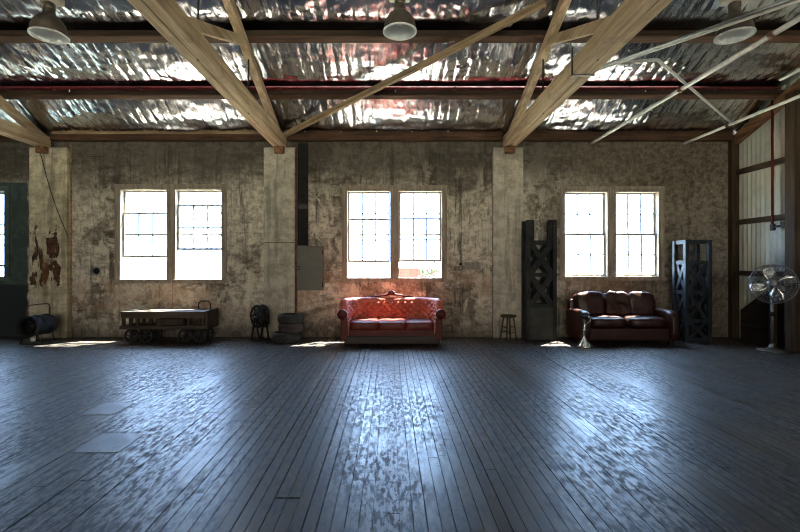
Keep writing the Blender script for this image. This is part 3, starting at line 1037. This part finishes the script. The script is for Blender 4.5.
# ------------------------------------------------------------------ wagon / trolley bench
def cart():
    root = thing('wooden_cart', 'low old wooden goods cart with iron wheels under the left window', 'cart', (-4.43, 8.92, 0))
    L, W, zt = 1.66, 0.54, 0.62
    mb = MB()
    for i in range(6):
        mb.box((0, -W / 2 + W * (i + .5) / 6, zt - 0.02), (L, W / 6 - 0.006, 0.04), bevel=0.004)
    mb.build('deck', M['cart_wood'], root)
    mb = MB()
    for sy in (-1, 1):
        mb.box((0, sy * (W / 2 - 0.035), zt - 0.085), (L - .02, 0.06, 0.09), bevel=0.005)
    mb.build('deck_rail', M['cart_wood'], root)
    mb = MB()
    for sy in (-1, 1):
        mb.box((0, sy * (W / 2 - 0.035), 0.31), (L + 0.04, 0.06, 0.07), bevel=0.005)
    for sx in (-.74, -.3, .3, .74):
        mb.box((sx, 0, 0.33), (0.10, W - .13, 0.04), bevel=0.004)
    mb.build('lower_frame', M['cart_wood'], root)
    for sx in (-0.78, -0.64, -0.50, 0.50, 0.78):
        for sy in (-1, 1):
            mb = MB()
            mb.box((sx, sy * (W / 2 - 0.035), 0.445), (0.055, 0.055, 0.22), bevel=0.006)
            mb.build('post', M['stool_wood'], root)
    for sx in (-0.66, -0.38, 0.40, 0.68):
        for sy in (-1, 1):
            mb = MB()
            c = (sx, sy * (W / 2 - 0.10), 0.14)
            mb.lathe([(0.11, -0.025), (0.14, -0.025), (0.14, 0.025), (0.11, 0.025)], c, 'Y', 24, closed=True)
            mb.lathe([(0, -0.04), (0.03, -0.04), (0.03, 0.04), (0, 0.04)], c, 'Y', 12)
            for k in range(6):
                a = PI * k / 3
                mb.bar((c[0] + .025 * math.cos(a), c[1], c[2] + .025 * math.sin(a)), (c[0] + .115 * math.cos(a), c[1], c[2] + .115 * math.sin(a)), 0.02, 0.02, up=(0, 1, 0))
            mb.bar((c[0], c[1], 0.14), (c[0], c[1], 0.29), 0.03, 0.05, up=(0, 1, 0))
            mb.build('wheel', M['iron'], root)
    mb = MB()
    mb.box((0.08, 0.02, 0.40), (0.55, 0.36, 0.12), bevel=0.01)
    mb.build('drawer_box', M['stool_wood'], root)
    mb = MB()
    mb.tube([(0.50, 0.2, zt - .03), (0.50, 0.2, zt + 0.12), (0.54, 0.2, zt + 0.17), (0.70, 0.2, zt + 0.17), (0.74, 0.2, zt + 0.12), (0.74, 0.2, zt - .03)], 0.014, 8)
    mb.build('handle', M['iron'], root)
    mb = MB()
    mb.box((0.86, 0, 0.46), (0.04, W + .04, 0.36), bevel=0.01)
    mb.build('end_board', M['stool_wood'], root)
cart()

# ------------------------------------------------------------------ tyres
def tyre_mesh(R_, w, hole=0.62):
    mb = MB()
    prof = []
    N = 22
    rm = R_ * (1 + hole) / 2
    ra = R_ * (1 - hole) / 2
    for k in range(N):
        a = 2 * PI * k / N
        ca, sa = math.cos(a), math.sin(a)
        px_ = math.copysign(abs(ca) ** 0.55, ca) * ra
        pz = math.copysign(abs(sa) ** 0.6, sa) * w / 2
        prof.append((rm + px_, pz))
    # tread grooves
    mb.lathe(prof, n=40, closed=True)
    for k in (-0.22, 0.0, 0.22):
        mb.lathe([(R_ * 0.99, k * w - 0.008), (R_ * 1.012, k * w - 0.006), (R_ * 1.012, k * w + 0.006), (R_ * 0.99, k * w + 0.008)], n=40, closed=True)
    return mb
z = 0
for i, (R_, w, dx, dy, m, lab) in enumerate((
        (0.285, 0.20, -0.06, 0.0, 'rubber', 'bottom tyre of the stack left of the red sofa'),
        (0.255, 0.185, 0.02, 0.02, 'rubber_red', 'middle reddish dusty tyre of the stack left of the red sofa'),
        (0.25, 0.165, 0.0, 0.02, 'rubber', 'top tyre of the stack left of the red sofa'))):
    tag(tyre_mesh(R_, w).build('tyre', M[m], None, (-1.99 + dx, 8.86 + dy, z + w / 2)), lab, 'tyre', 'tyres stacked by the pilaster')
    z += w
root = thing('hose_reel', 'dark upright wheel-shaped reel on a low stand beside the stacked tyres', 'reel', (-2.64, 9.02, 0), rotz=math.radians(-40))
mb = MB(); 
Rr = Matrix.Rotation(PI / 2, 3, 'X')
for s in (-0.07, 0.07):
    mb.lathe([(0.19, -0.012), (0.235, -0.012), (0.24, 0), (0.235, 0.012), (0.19, 0.012)], (0, s, 0.49), R=Rr, n=32, closed=True)
    for k in range(6):
        a = PI * k / 3
        mb.bar((0.03 * math.cos(a), s, 0.49 + 0.03 * math.sin(a)), (0.20 * math.cos(a), s, 0.49 + 0.20 * math.sin(a)), 0.03, 0.012, up=(0, 1, 0))
mb.build('reel_rim', M['iron'], root)
mb = MB(); mb.lathe([(0.05, -0.075), (0.15, -0.07), (0.165, -0.03), (0.165, 0.03), (0.15, 0.07), (0.05, 0.075)], (0, 0, 0.49), R=Rr, n=32); mb.build('hose_coil', M['rubber'], root)
for s in (-0.11, 0.11):
    mb = MB()
    mb.bar((-0.14, s, 0.012), (-0.01, s, 0.51), 0.02, 0.045)
    mb.bar((0.14, s, 0.012), (0.01, s, 0.51), 0.02, 0.045)
    mb.bar((-0.17, s, 0.015), (0.17, s, 0.015), 0.03, 0.03)
    mb.build('stand', M['iron'], root)
mb = MB(); mb.tube([(0, -0.14, 0.49), (0, 0.14, 0.49)], 0.018, 8); mb.build('axle', M['steel'], root)
# ------------------------------------------------------------------ red chesterfield sofa
def chesterfield():
    root = thing('chesterfield_sofa', 'red buttoned three-seat sofa with a carved crest under the middle window', 'sofa', (0.03, 8.72, 0))
    # inner path in plan, from left arm front to right arm front
    ix, fy, by, cr = 0.80, -0.36, 0.19, 0.33
    path = []
    n1, n2, n3 = 22, 46, 96
    for i in range(n1):
        path.append((-ix, fy + (by - cr - fy) * i / n1, 0))
    for i in range(n2):
        a = PI * (i / n2) / 2
        path.append((-ix + cr - cr * math.cos(a), by - cr + cr * math.sin(a), a))
    for i in range(n3 + 1):
        path.append((-ix + cr + (2 * ix - 2 * cr) * i / n3, by, PI / 2))
    right = [(-p[0], p[1], PI - p[2]) for p in reversed(path[:n1 + n2])]
    path = path + right
    # arc length
    s = [0.0]
    for i in range(1, len(path)):
        s.append(s[-1] + math.hypot(path[i][0] - path[i - 1][0], path[i][1] - path[i - 1][1]))
    tot = s[-1]
    UB, VB, ZB = 0.068, 0.062, 0.455
    def hgt(i):
        x, y, a = path[i]
        k = min(1, max(0, (y - (-0.27)) / 0.16))
        k = k * k * (3 - 2 * k)
        return 0.665 + (0.875 - 0.665) * k
    def station(i):
        x, y, a = path[i]
        nx, ny = -math.cos(a), math.sin(a)
        h = hgt(i)
        pts = []
        z0 = 0.36
        NZ = 36
        rr = 0.072
        zt = h - rr
        for j in range(NZ):
            z = z0 + (zt - z0) * j / (NZ - 1)
            f = (z - z0) / (zt - z0)
            u = (s[i] - tot / 2) / UB
            v = (z - ZB) / VB
            p1, p2 = (u + v) / 2, (u - v) / 2
            pil = (abs(math.sin(PI * p1)) * abs(math.sin(PI * p2))) ** 0.42
            fade = min(1, max(0, (z - 0.40) / 0.06)) * min(1, max(0.0, (zt + 0.02 - z) / 0.05))
            o = 0.055 * f - (pil - 0.55) * 0.055 * fade
            pts.append((x + nx * o, y + ny * o, z))
        for j in range(1, 15):
            a2 = PI - (PI * 1.35) * j / 14
            o = 0.055 + rr + rr * math.cos(a2)
            z = zt + rr * math.sin(a2)
            pts.append((x + nx * o, y + ny * o, z))
        for j in range(1, 6):
            z = zt - rr * 0.89 + (0.14 - zt + rr * 0.89) * j / 5
            o = 0.165 - 0.012 * j / 5
            pts.append((x + nx * o, y + ny * o, z))
        o = 0.02
        pts.append((x + nx * o, y + ny * o, 0.14))
        pts.append((x + nx * 0.0, y + ny * 0.0, 0.30))
        return pts
    na = n1
    L = len(path)
    def section(i0, i1, name):
        mb = MB()
        rows = [station(i) for i in range(i0, i1 + 1)]
        vs = mb.grid(rows, closed_u=True)
        mb.bm.faces.new(list(vs[0]))
        mb.bm.faces.new(list(reversed(vs[-1])))
        mb.build(name, M['red_velvet'], root)
    section(0, na, 'arm')
    section(na, L - 1 - na, 'back')
    section(L - 1 - na, L - 1, 'arm')
    # upholstery buttons at the corners of the diamonds
    for iv in range(0, 6):
        for iu in range(-30, 31):
            if (iu + iv) % 2:
                continue
            target = iu * UB + tot / 2
            if target < s[na] + 0.02 or target > s[L - 1 - na] - 0.02:
                continue
            i = min(range(L), key=lambda q: abs(s[q] - target))
            x, y, a = path[i]
            z = ZB + iv * VB
            if z > hgt(i) - 0.09:
                continue
            nx, ny = -math.cos(a), math.sin(a)
            f = (z - 0.36) / (hgt(i) - 0.072 - 0.36)
            o = 0.055 * f + 0.55 * 0.055 - 0.008
            mb = MB()
            mb.lathe([(0, -0.006), (0.011, -0.004), (0.015, 0.002), (0.015, 0.014)], (0, 0, 0), R=Vector((nx, ny, 0)).to_track_quat('Z', 'Y').to_matrix(), n=8)
            mb.build('button', M['sofa_wood'], root, (x + nx * o, y + ny * o, z))
    # scroll rolls at the arm fronts
    for sx in (-1, 1):
        mb = MB()
        xc = sx * (ix + 0.055 + 0.072)
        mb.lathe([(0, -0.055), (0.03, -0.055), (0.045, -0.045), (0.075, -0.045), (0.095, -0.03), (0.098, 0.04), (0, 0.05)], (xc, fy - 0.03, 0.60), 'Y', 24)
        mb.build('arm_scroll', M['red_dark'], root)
        mb = MB()
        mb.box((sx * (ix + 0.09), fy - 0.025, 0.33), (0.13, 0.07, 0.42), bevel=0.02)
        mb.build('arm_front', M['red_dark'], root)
    for k in (-1, 0, 1):
        mb = MB()
        mb.cushion((k * 0.515, -0.10, 0.385), (0.53, 0.62, 0.16), p=9, n=8, puff=0.10, wr=0.004, seed=k * 3.1)
        mb.build('seat_cushion', M['red_seat'], root)
    mb = MB()
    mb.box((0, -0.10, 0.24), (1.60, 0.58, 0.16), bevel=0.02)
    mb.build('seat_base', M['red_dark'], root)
    mb = MB()
    mb.box((0, -0.385, 0.125), (1.76, 0.05, 0.15), bevel=0.012)
    mb.box((0, 0.16, 0.18), (1.70, 0.30, 0.06), bevel=0.012)
    mb.build('front_rail', M['sofa_wood'], root)
    for sx in (-0.86, -0.3, 0.3, 0.86):
        for sy in (-0.36, 0.24):
            mb = MB()
            mb.lathe([(0, 0), (0.022, 0), (0.032, 0.03), (0.026, 0.07), (0.045, 0.12), (0.05, 0.155), (0, 0.16)], (sx, sy, 0), n=14)
            mb.build('leg', M['sofa_wood'], root)
    # carved crest: sweeping rail with a raised middle ornament
    mb = MB()
    pts, rad = [], []
    for i in range(41):
        f = i / 40 * 2 - 1
        x = f * 0.46
        z = 0.888 + 0.055 * math.exp(-(f / 0.42) ** 2) + 0.008 * math.cos(f * 16)
        pts.append((x, by + 0.125, z)); rad.append(0.010 + 0.017 * (1 - abs(f)))
    mb.tube(pts, rad, 10)
    for k in range(7):
        a = PI * (k / 6)
        mb.lathe([(0, -0.022), (0.014, -0.016), (0.020, 0), (0.014, 0.016), (0, 0.022)], (0.055 * math.cos(a), by + 0.105, 0.95 + 0.05 * math.sin(a)), 'Y', 10)
    mb.lathe([(0, -0.03), (0.02, -0.025), (0.034, 0), (0.02, 0.025), (0, 0.03)], (0, by + 0.10, 0.955), 'Y', 12)
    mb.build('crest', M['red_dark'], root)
chesterfield()

# ------------------------------------------------------------------ brown leather sofa
def brown_sofa():
    root = thing('leather_sofa', 'brown leather sofa with loose back cushions under the right window', 'sofa', (4.57, 8.85, 0))
    ml = M['brown_leather']
    mb = MB()
    mb.box((0, 0.02, 0.20), (1.70, 0.80, 0.24), bevel=0.03)
    mb.build('base', ml, root)
    mb = MB()
    mb.box((0, 0.33, 0.50), (1.78, 0.18, 0.66), bevel=0.06)
    mb.build('back_frame', ml, root)
    for sx in (-1, 1):
        mb = MB()
        mb.cushion((sx * 0.84, -0.03, 0.36), (0.20, 0.86, 0.58), p=5, n=8, puff=0.06, wr=0.008, seed=sx)
        mb.build('arm', ml, root)
    for k, (xc, w) in enumerate(((-0.37, 0.73), (0.37, 0.73))):
        mb = MB()
        mb.cushion((xc, -0.06, 0.425), (w, 0.70, 0.20), p=5, n=9, puff=0.12, wr=0.012, seed=k * 5.3)
        mb.build('seat_cushion', ml, root)
    for k, (xc, w, lean, dz) in enumerate(((-0.53, 0.54, 0.20, 0.0), (0.0, 0.51, 0.28, -0.01), (0.50, 0.51, 0.18, -0.005))):
        mb = MB()
        mb.cushion((xc, 0.18, 0.74 + dz), (w, 0.27, 0.46), p=6.5, n=14, puff=0.14, wr=(0.022, 0.045, 0.02)[k], seed=k * 4.7 + 1, rot=Matrix.Rotation(-lean, 3, 'X') @ Matrix.Rotation((k - 1) * 0.05, 3, 'Y'))
        mb.build('back_cushion', ml, root)
    for sx in (-1, 1):
        for sy in (-0.34, 0.36):
            mb = MB()
            mb.box((sx * 0.80, sy, 0.045), (0.07, 0.07, 0.09), bevel=0.008)
            mb.build('leg', M['black'], root)
brown_sofa()

# ------------------------------------------------------------------ ashtray stand
root = thing('ashtray_stand', 'slim chrome ashtray stand with flared base before the brown sofa', 'ashtray stand', (wx(584.5, 8.25), 8.25, 0))
mb = MB(); mb.lathe([(0, 0), (0.125, 0), (0.13, 0.02), (0.12, 0.05), (0.085, 0.10), (0.045, 0.15), (0.025, 0.19), (0.018, 0.21)], n=28); mb.build('base', M['chrome'], root)
mb = MB(); mb.lathe([(0.016, 0.20), (0.016, 0.30), (0.026, 0.31), (0.026, 0.33), (0.016, 0.34), (0.016, 0.50), (0.03, 0.52)], n=18); mb.build('stem', M['chrome'], root)
mb = MB(); mb.lathe([(0.0, 0.51), (0.05, 0.515), (0.065, 0.54), (0.068, 0.60), (0.055, 0.602), (0.05, 0.55), (0, 0.545)], n=24); mb.build('bowl', M['black'], root)
mb = MB(); mb.tube([(0.06, 0, 0.56), (0.10, 0, 0.57), (0.11, 0, 0.50), (0.05, 0, 0.44), (0.016, 0, 0.42)], 0.007, 8); mb.build('handle', M['chrome'], root)

# ------------------------------------------------------------------ stool
root = thing('wooden_stool', 'small dark wooden stool at the foot of the pale pilaster', 'stool', (wx(508.5, 9.05), 9.05, 0), rotz=0.3)
mb = MB(); mb.lathe([(0, 0.47), (0.15, 0.47), (0.16, 0.48), (0.16, 0.50), (0.15, 0.51), (0, 0.505)], n=28); mb.build('seat', M['stool_wood'], root)
for k in range(4):
    a = PI / 4 + PI * k / 2
    mb = MB(); mb.tube([(0.165 * math.cos(a), 0.165 * math.sin(a), 0), (0.10 * math.cos(a), 0.10 * math.sin(a), 0.475)], 0.015, 8); mb.build('leg', M['stool_wood'], root)
for zz in (0.16, 0.27):
    for k in range(4):
        if (k + (zz > .2)) % 2:
            continue
        a, b = PI / 4 + PI * k / 2, PI / 4 + PI * (k + 1) / 2
        r_ = 0.165 - 0.065 * zz / 0.475
        mb = MB(); mb.tube([(r_ * math.cos(a), r_ * math.sin(a), zz), (r_ * math.cos(b), r_ * math.sin(b), zz)], 0.010, 8); mb.build('stretcher', M['stool_wood'], root)

# ------------------------------------------------------------------ lattice towers
def tower(loc, label, w, d, ztop, rails, panel, posts_up, mp, mb_, pan_mat, bw, rot=0):
    root = thing('lattice_tower', label, 'tower', loc, rotz=rot)
    p = 0.075
    for sx in (-1, 1):
        for sy in (-1, 1):
            top = ztop + (posts_up if sy < 0 or posts_up == 0 else posts_up)
            mb = MB(); mb.box((sx * (w - p) / 2, sy * (d - p) / 2, top / 2), (p, p, top), bevel=0.004); mb.build('corner_post', mp, root)
            if posts_up and sy < 0:
                mb = MB(); mb.box((sx * (w / 2 - p - 0.045), sy * (d - p) / 2, ztop + posts_up / 2 - .02), (0.08, 0.03, posts_up + .04), bevel=0.003); mb.build('stub_board', mp, root)
    def face(a, b, nrm):
        a, b = Vector(a), Vector(b)
        for z in rails:
            mb = MB(); mb.bar((a.x, a.y, z), (b.x, b.y, z), 0.03, 0.075); mb.build('cross_rail', mb_, root)
        for (z0, z1) in zip(rails[:-1], rails[1:]):
            if z1 > rails[-1] - 0.01 and not posts_up:
                continue          # the top bay is open
            if z1 <= panel + 0.01:
                continue
            n = Vector(nrm)
            for k, (s, e) in enumerate((((a.x, a.y, z0), (b.x, b.y, z1)), ((a.x, a.y, z1), (b.x, b.y, z0)))):
                off = n * (0.006 if k else -0.006)
                mb = MB(); mb.bar(Vector(s) + off, Vector(e) + off, 0.014, bw, up=Vector(nrm).cross(Vector(e) - Vector(s))); mb.build('cross_brace', mb_, root)
        if panel:
            c = (a + b) / 2
            mb = MB()
            if abs(a.x - b.x) > abs(a.y - b.y):
                mb.box((c.x, c.y - 0.01 * (1 if c.y > 0 else -1) * -1, panel / 2), (abs(a.x - b.x) + .04, 0.02, panel - .02), bevel=0.003)
            else:
                mb.box((c.x, c.y, panel / 2), (0.02, abs(a.y - b.y) + .04, panel - .02), bevel=0.003)
            mb.build('panel', pan_mat, root)
    x, y = (w - p) / 2, (d - p) / 2
    q = p / 2
    face((-x + q, -y, 0), (x - q, -y, 0), (0, -1, 0))
    face((-x + q, y, 0), (x - q, y, 0), (0, 1, 0))
    face((-x, -y + q, 0), (-x, y - q, 0), (-1, 0, 0))
    face((x, -y + q, 0), (x, y - q, 0), (1, 0, 0))
    return root
tower((3.06, 9.13, 0), 'dark lattice tower with tall corner stubs and solid foot left of the right window', 0.61, 0.36, 2.02, (0.70, 1.33, 1.99), 0.68, 0.42, M['tower_dark'], M['tower_dark'], M['tower_panel'], 0.12)
tower((6.115, 9.0, 0), 'blue-grey square lattice tower right of the brown sofa', 0.53, 0.42, 2.03, (0.05, 0.42, 0.98, 1.58, 1.99), 0.0, 0.0, M['tower'], M['tower'], M['tower'], 0.07)

# ------------------------------------------------------------------ pedestal fan
def fan():
    root = thing('pedestal_fan', 'large round steel pedestal fan beside the corrugated wall', 'fan', (6.80, 7.90, 0))
    mb = MB(); mb.lathe([(0, 0), (0.22, 0), (0.23, 0.015), (0.22, 0.03), (0.07, 0.05), (0.045, 0.10), (0.04, 0.14)], n=28); mb.build('base', M['guard'], root)
    mb = MB(); mb.tube([(0, 0, 0.03), (0, 0, 1.20)], 0.025, 12); mb.build('pole', M['guard'], root)
    mb = MB(); mb.lathe([(0.03, 0.62), (0.045, 0.62), (0.045, 0.70), (0.03, 0.70)], n=14, closed=True); mb.build('clamp', M['black'], root)
    # head frame, facing the middle of the hall
    d = Vector((-0.62, -0.78, 0.05)).normalized()
    R = d.to_track_quat('Z', 'Y').to_matrix()
    c = Vector((-0.11, -0.14, 1.20))
    def T(x, y, z):
        return c + R @ Vector((x, y, z))
    mb = MB()
    mb.lathe([(0, -0.16), (0.075, -0.16), (0.085, -0.12), (0.085, -0.02), (0.05, 0.01), (0, 0.01)], c, R=R, n=20)
    mb.bar((0, 0, 1.16), tuple(T(0, 0, -0.10)), 0.05, 0.06)
    mb.build('motor', M['steel'], root)
    for k in range(4):
        mb = MB()
        a0 = PI / 2 * k + 0.25
        rows = []
        for i in range(9):
            f = i / 8
            r = 0.05 + 0.265 * f
            hw = 0.20 + 0.30 * math.sin(PI * min(1, f * 0.9 + 0.1)) 
            rows.append([tuple(T(r * math.cos(a0 + t * hw), r * math.sin(a0 + t * hw), 0.045 + 0.045 * t * (1 - 0.4 * f))) for t in (-1, -.5, 0, .5, 1)])
        mb.grid(rows)
        o = mb.build('blade', M['chrome'], root)
        sm = o.modifiers.new('thickness', 'SOLIDIFY'); sm.thickness = 0.003
    mb = MB(); mb.lathe([(0, 0.09), (0.045, 0.085), (0.055, 0.05), (0.055, 0.01)], c, R=R, n=18); mb.build('hub', M['chrome'], root)
    Rc = 0.335
    mb = MB()
    for (rr, z, tk) in ((Rc, 0.05, 0.009), (Rc * 0.72, 0.105, 0.003), (Rc * 0.45, 0.12, 0.003), (0.10, 0.128, 0.004), (Rc * 0.9, 0.088, 0.003)):
        mb.tube([tuple(T(rr * math.cos(2 * PI * k / 40), rr * math.sin(2 * PI * k / 40), z)) for k in range(40)], tk, 6, closed=True)
    for k in range(44):
        a = 2 * PI * k / 44
        mb.tube([tuple(T(r * math.cos(a), r * math.sin(a), z)) for (r, z) in ((0.06, 0.13), (Rc * .45, 0.122), (Rc * 0.75, 0.108), (Rc * 0.95, 0.08), (Rc, 0.05))], 0.0022, 5)
    mb.lathe([(0, 0.136), (0.06, 0.132), (0.065, 0.126), (0, 0.126)], c, R=R, n=18)
    mb.build('front_guard', M['guard'], root)
    mb = MB()
    for k in range(44):
        a = 2 * PI * k / 44
        mb.tube([tuple(T(r * math.cos(a), r * math.sin(a), z)) for (r, z) in ((0.085, -0.09), (Rc * 0.75, -0.04), (Rc * 0.96, 0.01), (Rc, 0.05))], 0.0022, 5)
    mb.build('rear_guard', M['guard'], root)
fan()

# ------------------------------------------------------------------ outside
mb = MB()
mb.box((0, 0, -0.35), (160, 160, 0.1))
o = struct(mb.build('ground', M['grass']))
root = thing('brick_wall', 'low red brick wall outside, seen through the open middle window', 'wall', (1.45, 24, -0.3))
mb = MB(); mb.box((0, 0, 0.8), (2.0, 0.24, 1.6)); mb.build('brickwork', M['brick'], root)
mb = MB(); mb.box((0, 0, 1.64), (2.1, 0.32, 0.08), bevel=0.01); mb.build('coping', M['pil_c'], root)
def shrub(loc, h, label, seed):
    rng = random.Random(seed)
    root = thing('shrub', label, 'shrub', loc)
    mb = MB(); mb.tube([(0, 0, 0), (0.03, 0, h * 0.5)], 0.03, 8); mb.build('stem', M['timber_z'], root)
    mb = MB()
    for k in range(700):
        while True:
            v = Vector((rng.uniform(-1, 1), rng.uniform(-1, 1), rng.uniform(-1, 1)))
            if 0.35 < v.length < 1:
                break
        c = Vector((v.x * h * 0.42, v.y * h * 0.42, h * 0.58 + v.z * h * 0.42))
        u = Vector((rng.gauss(0, 1), rng.gauss(0, 1), rng.gauss(0, 1))).normalized()
        w = u.orthogonal().normalized()
        L = 0.10
        f = [mb.bm.verts.new(c + u * L), mb.bm.verts.new(c + w * L * .45), mb.bm.verts.new(c - u * L), mb.bm.verts.new(c - w * L * .45)]
        mb.bm.faces.new(f)
    mb.build('foliage', M['leaf'], root)
shrub((1.95, 17.5, -0.3), 2.1, 'green shrub outside, seen through the open middle window', 3)

# ------------------------------------------------------------------ light
SKY = 34.0
w = bpy.data.worlds.new('world')
S.world = w
w.use_nodes = True
nt = w.node_tree
nt.nodes.clear()
out = nt.nodes.new('ShaderNodeOutputWorld')
bg = nt.nodes.new('ShaderNodeBackground')
tc = nt.nodes.new('ShaderNodeTexCoord')
sp = nt.nodes.new('ShaderNodeSeparateXYZ')
nt.links.new(tc.outputs['Generated'], sp.inputs[0])
mr = nt.nodes.new('ShaderNodeMapRange')
nt.links.new(sp.outputs['Y'], mr.inputs['Value'])
mr.inputs['From Min'].default_value = -0.6
mr.inputs['From Max'].default_value = 0.4
mx = nt.nodes.new('ShaderNodeMix')
mx.data_type = 'RGBA'
nt.links.new(mr.outputs[0], mx.inputs[0])
mx.inputs[6].default_value = (0.195, 0.178, 0.15, 1)     # dimmed warm sky behind the camera, tuned as front fill
mx.inputs[7].default_value = (0.40, 0.61, 1.0, 1)      # blue sky beyond the far windows
nt.links.new(mx.outputs[2], bg.inputs['Color'])
bg.inputs['Strength'].default_value = SKY
nt.links.new(bg.outputs[0], out.inputs['Surface'])

sd = bpy.data.lights.new('sun', 'SUN')
sd.energy = 160
sd.angle = 0.012
sd.color = (1.0, 0.93, 0.82)
so = bpy.data.objects.new('sun', sd)
COL.objects.link(so)
so.rotation_euler = Vector((-0.38, -0.40, -1.0)).to_track_quat('-Z', 'Y').to_euler()

def portal(name, cx, cy, cz, sx, sz, facing):
    d = bpy.data.lights.new(name, 'AREA')
    d.shape = 'RECTANGLE'
    d.size = sx
    d.size_y = sz
    d.cycles.is_portal = True
    o = bpy.data.objects.new(name, d)
    COL.objects.link(o)
    o.location = (cx, cy, cz)
    o.rotation_euler = Vector((0, facing, 0)).to_track_quat('-Z', 'Z').to_euler()
for k, (a, b, c, d) in OPEN.items():
    portal('window_daylight', (a + b) / 2, WY + WT + 0.01, (c + d) / 2, b - a, d - c, -1)
for (a, b, c, d) in HOLES_F:
    portal('doorway_daylight', (a + b) / 2, YB - WT - 0.01, (c + d) / 2, b - a, d - c, 1)

S.view_settings.view_transform = 'Standard'
S.view_settings.look = 'None'
S.view_settings.exposure = 0.0
S.view_settings.gamma = 1.0
S.view_settings.use_curve_mapping = False
try:
    S.cycles.use_denoising = True
    S.cycles.filter_width = 1.1
    S.cycles.denoiser = 'OPENIMAGEDENOISE'
    S.cycles.max_bounces = 10
    S.cycles.diffuse_bounces = 5
    S.cycles.glossy_bounces = 5
    S.cycles.transparent_max_bounces = 12
    S.cycles.sample_clamp_indirect = 12.0
    S.cycles.caustics_reflective = False
    S.cycles.caustics_refractive = False
except Exception:
    pass
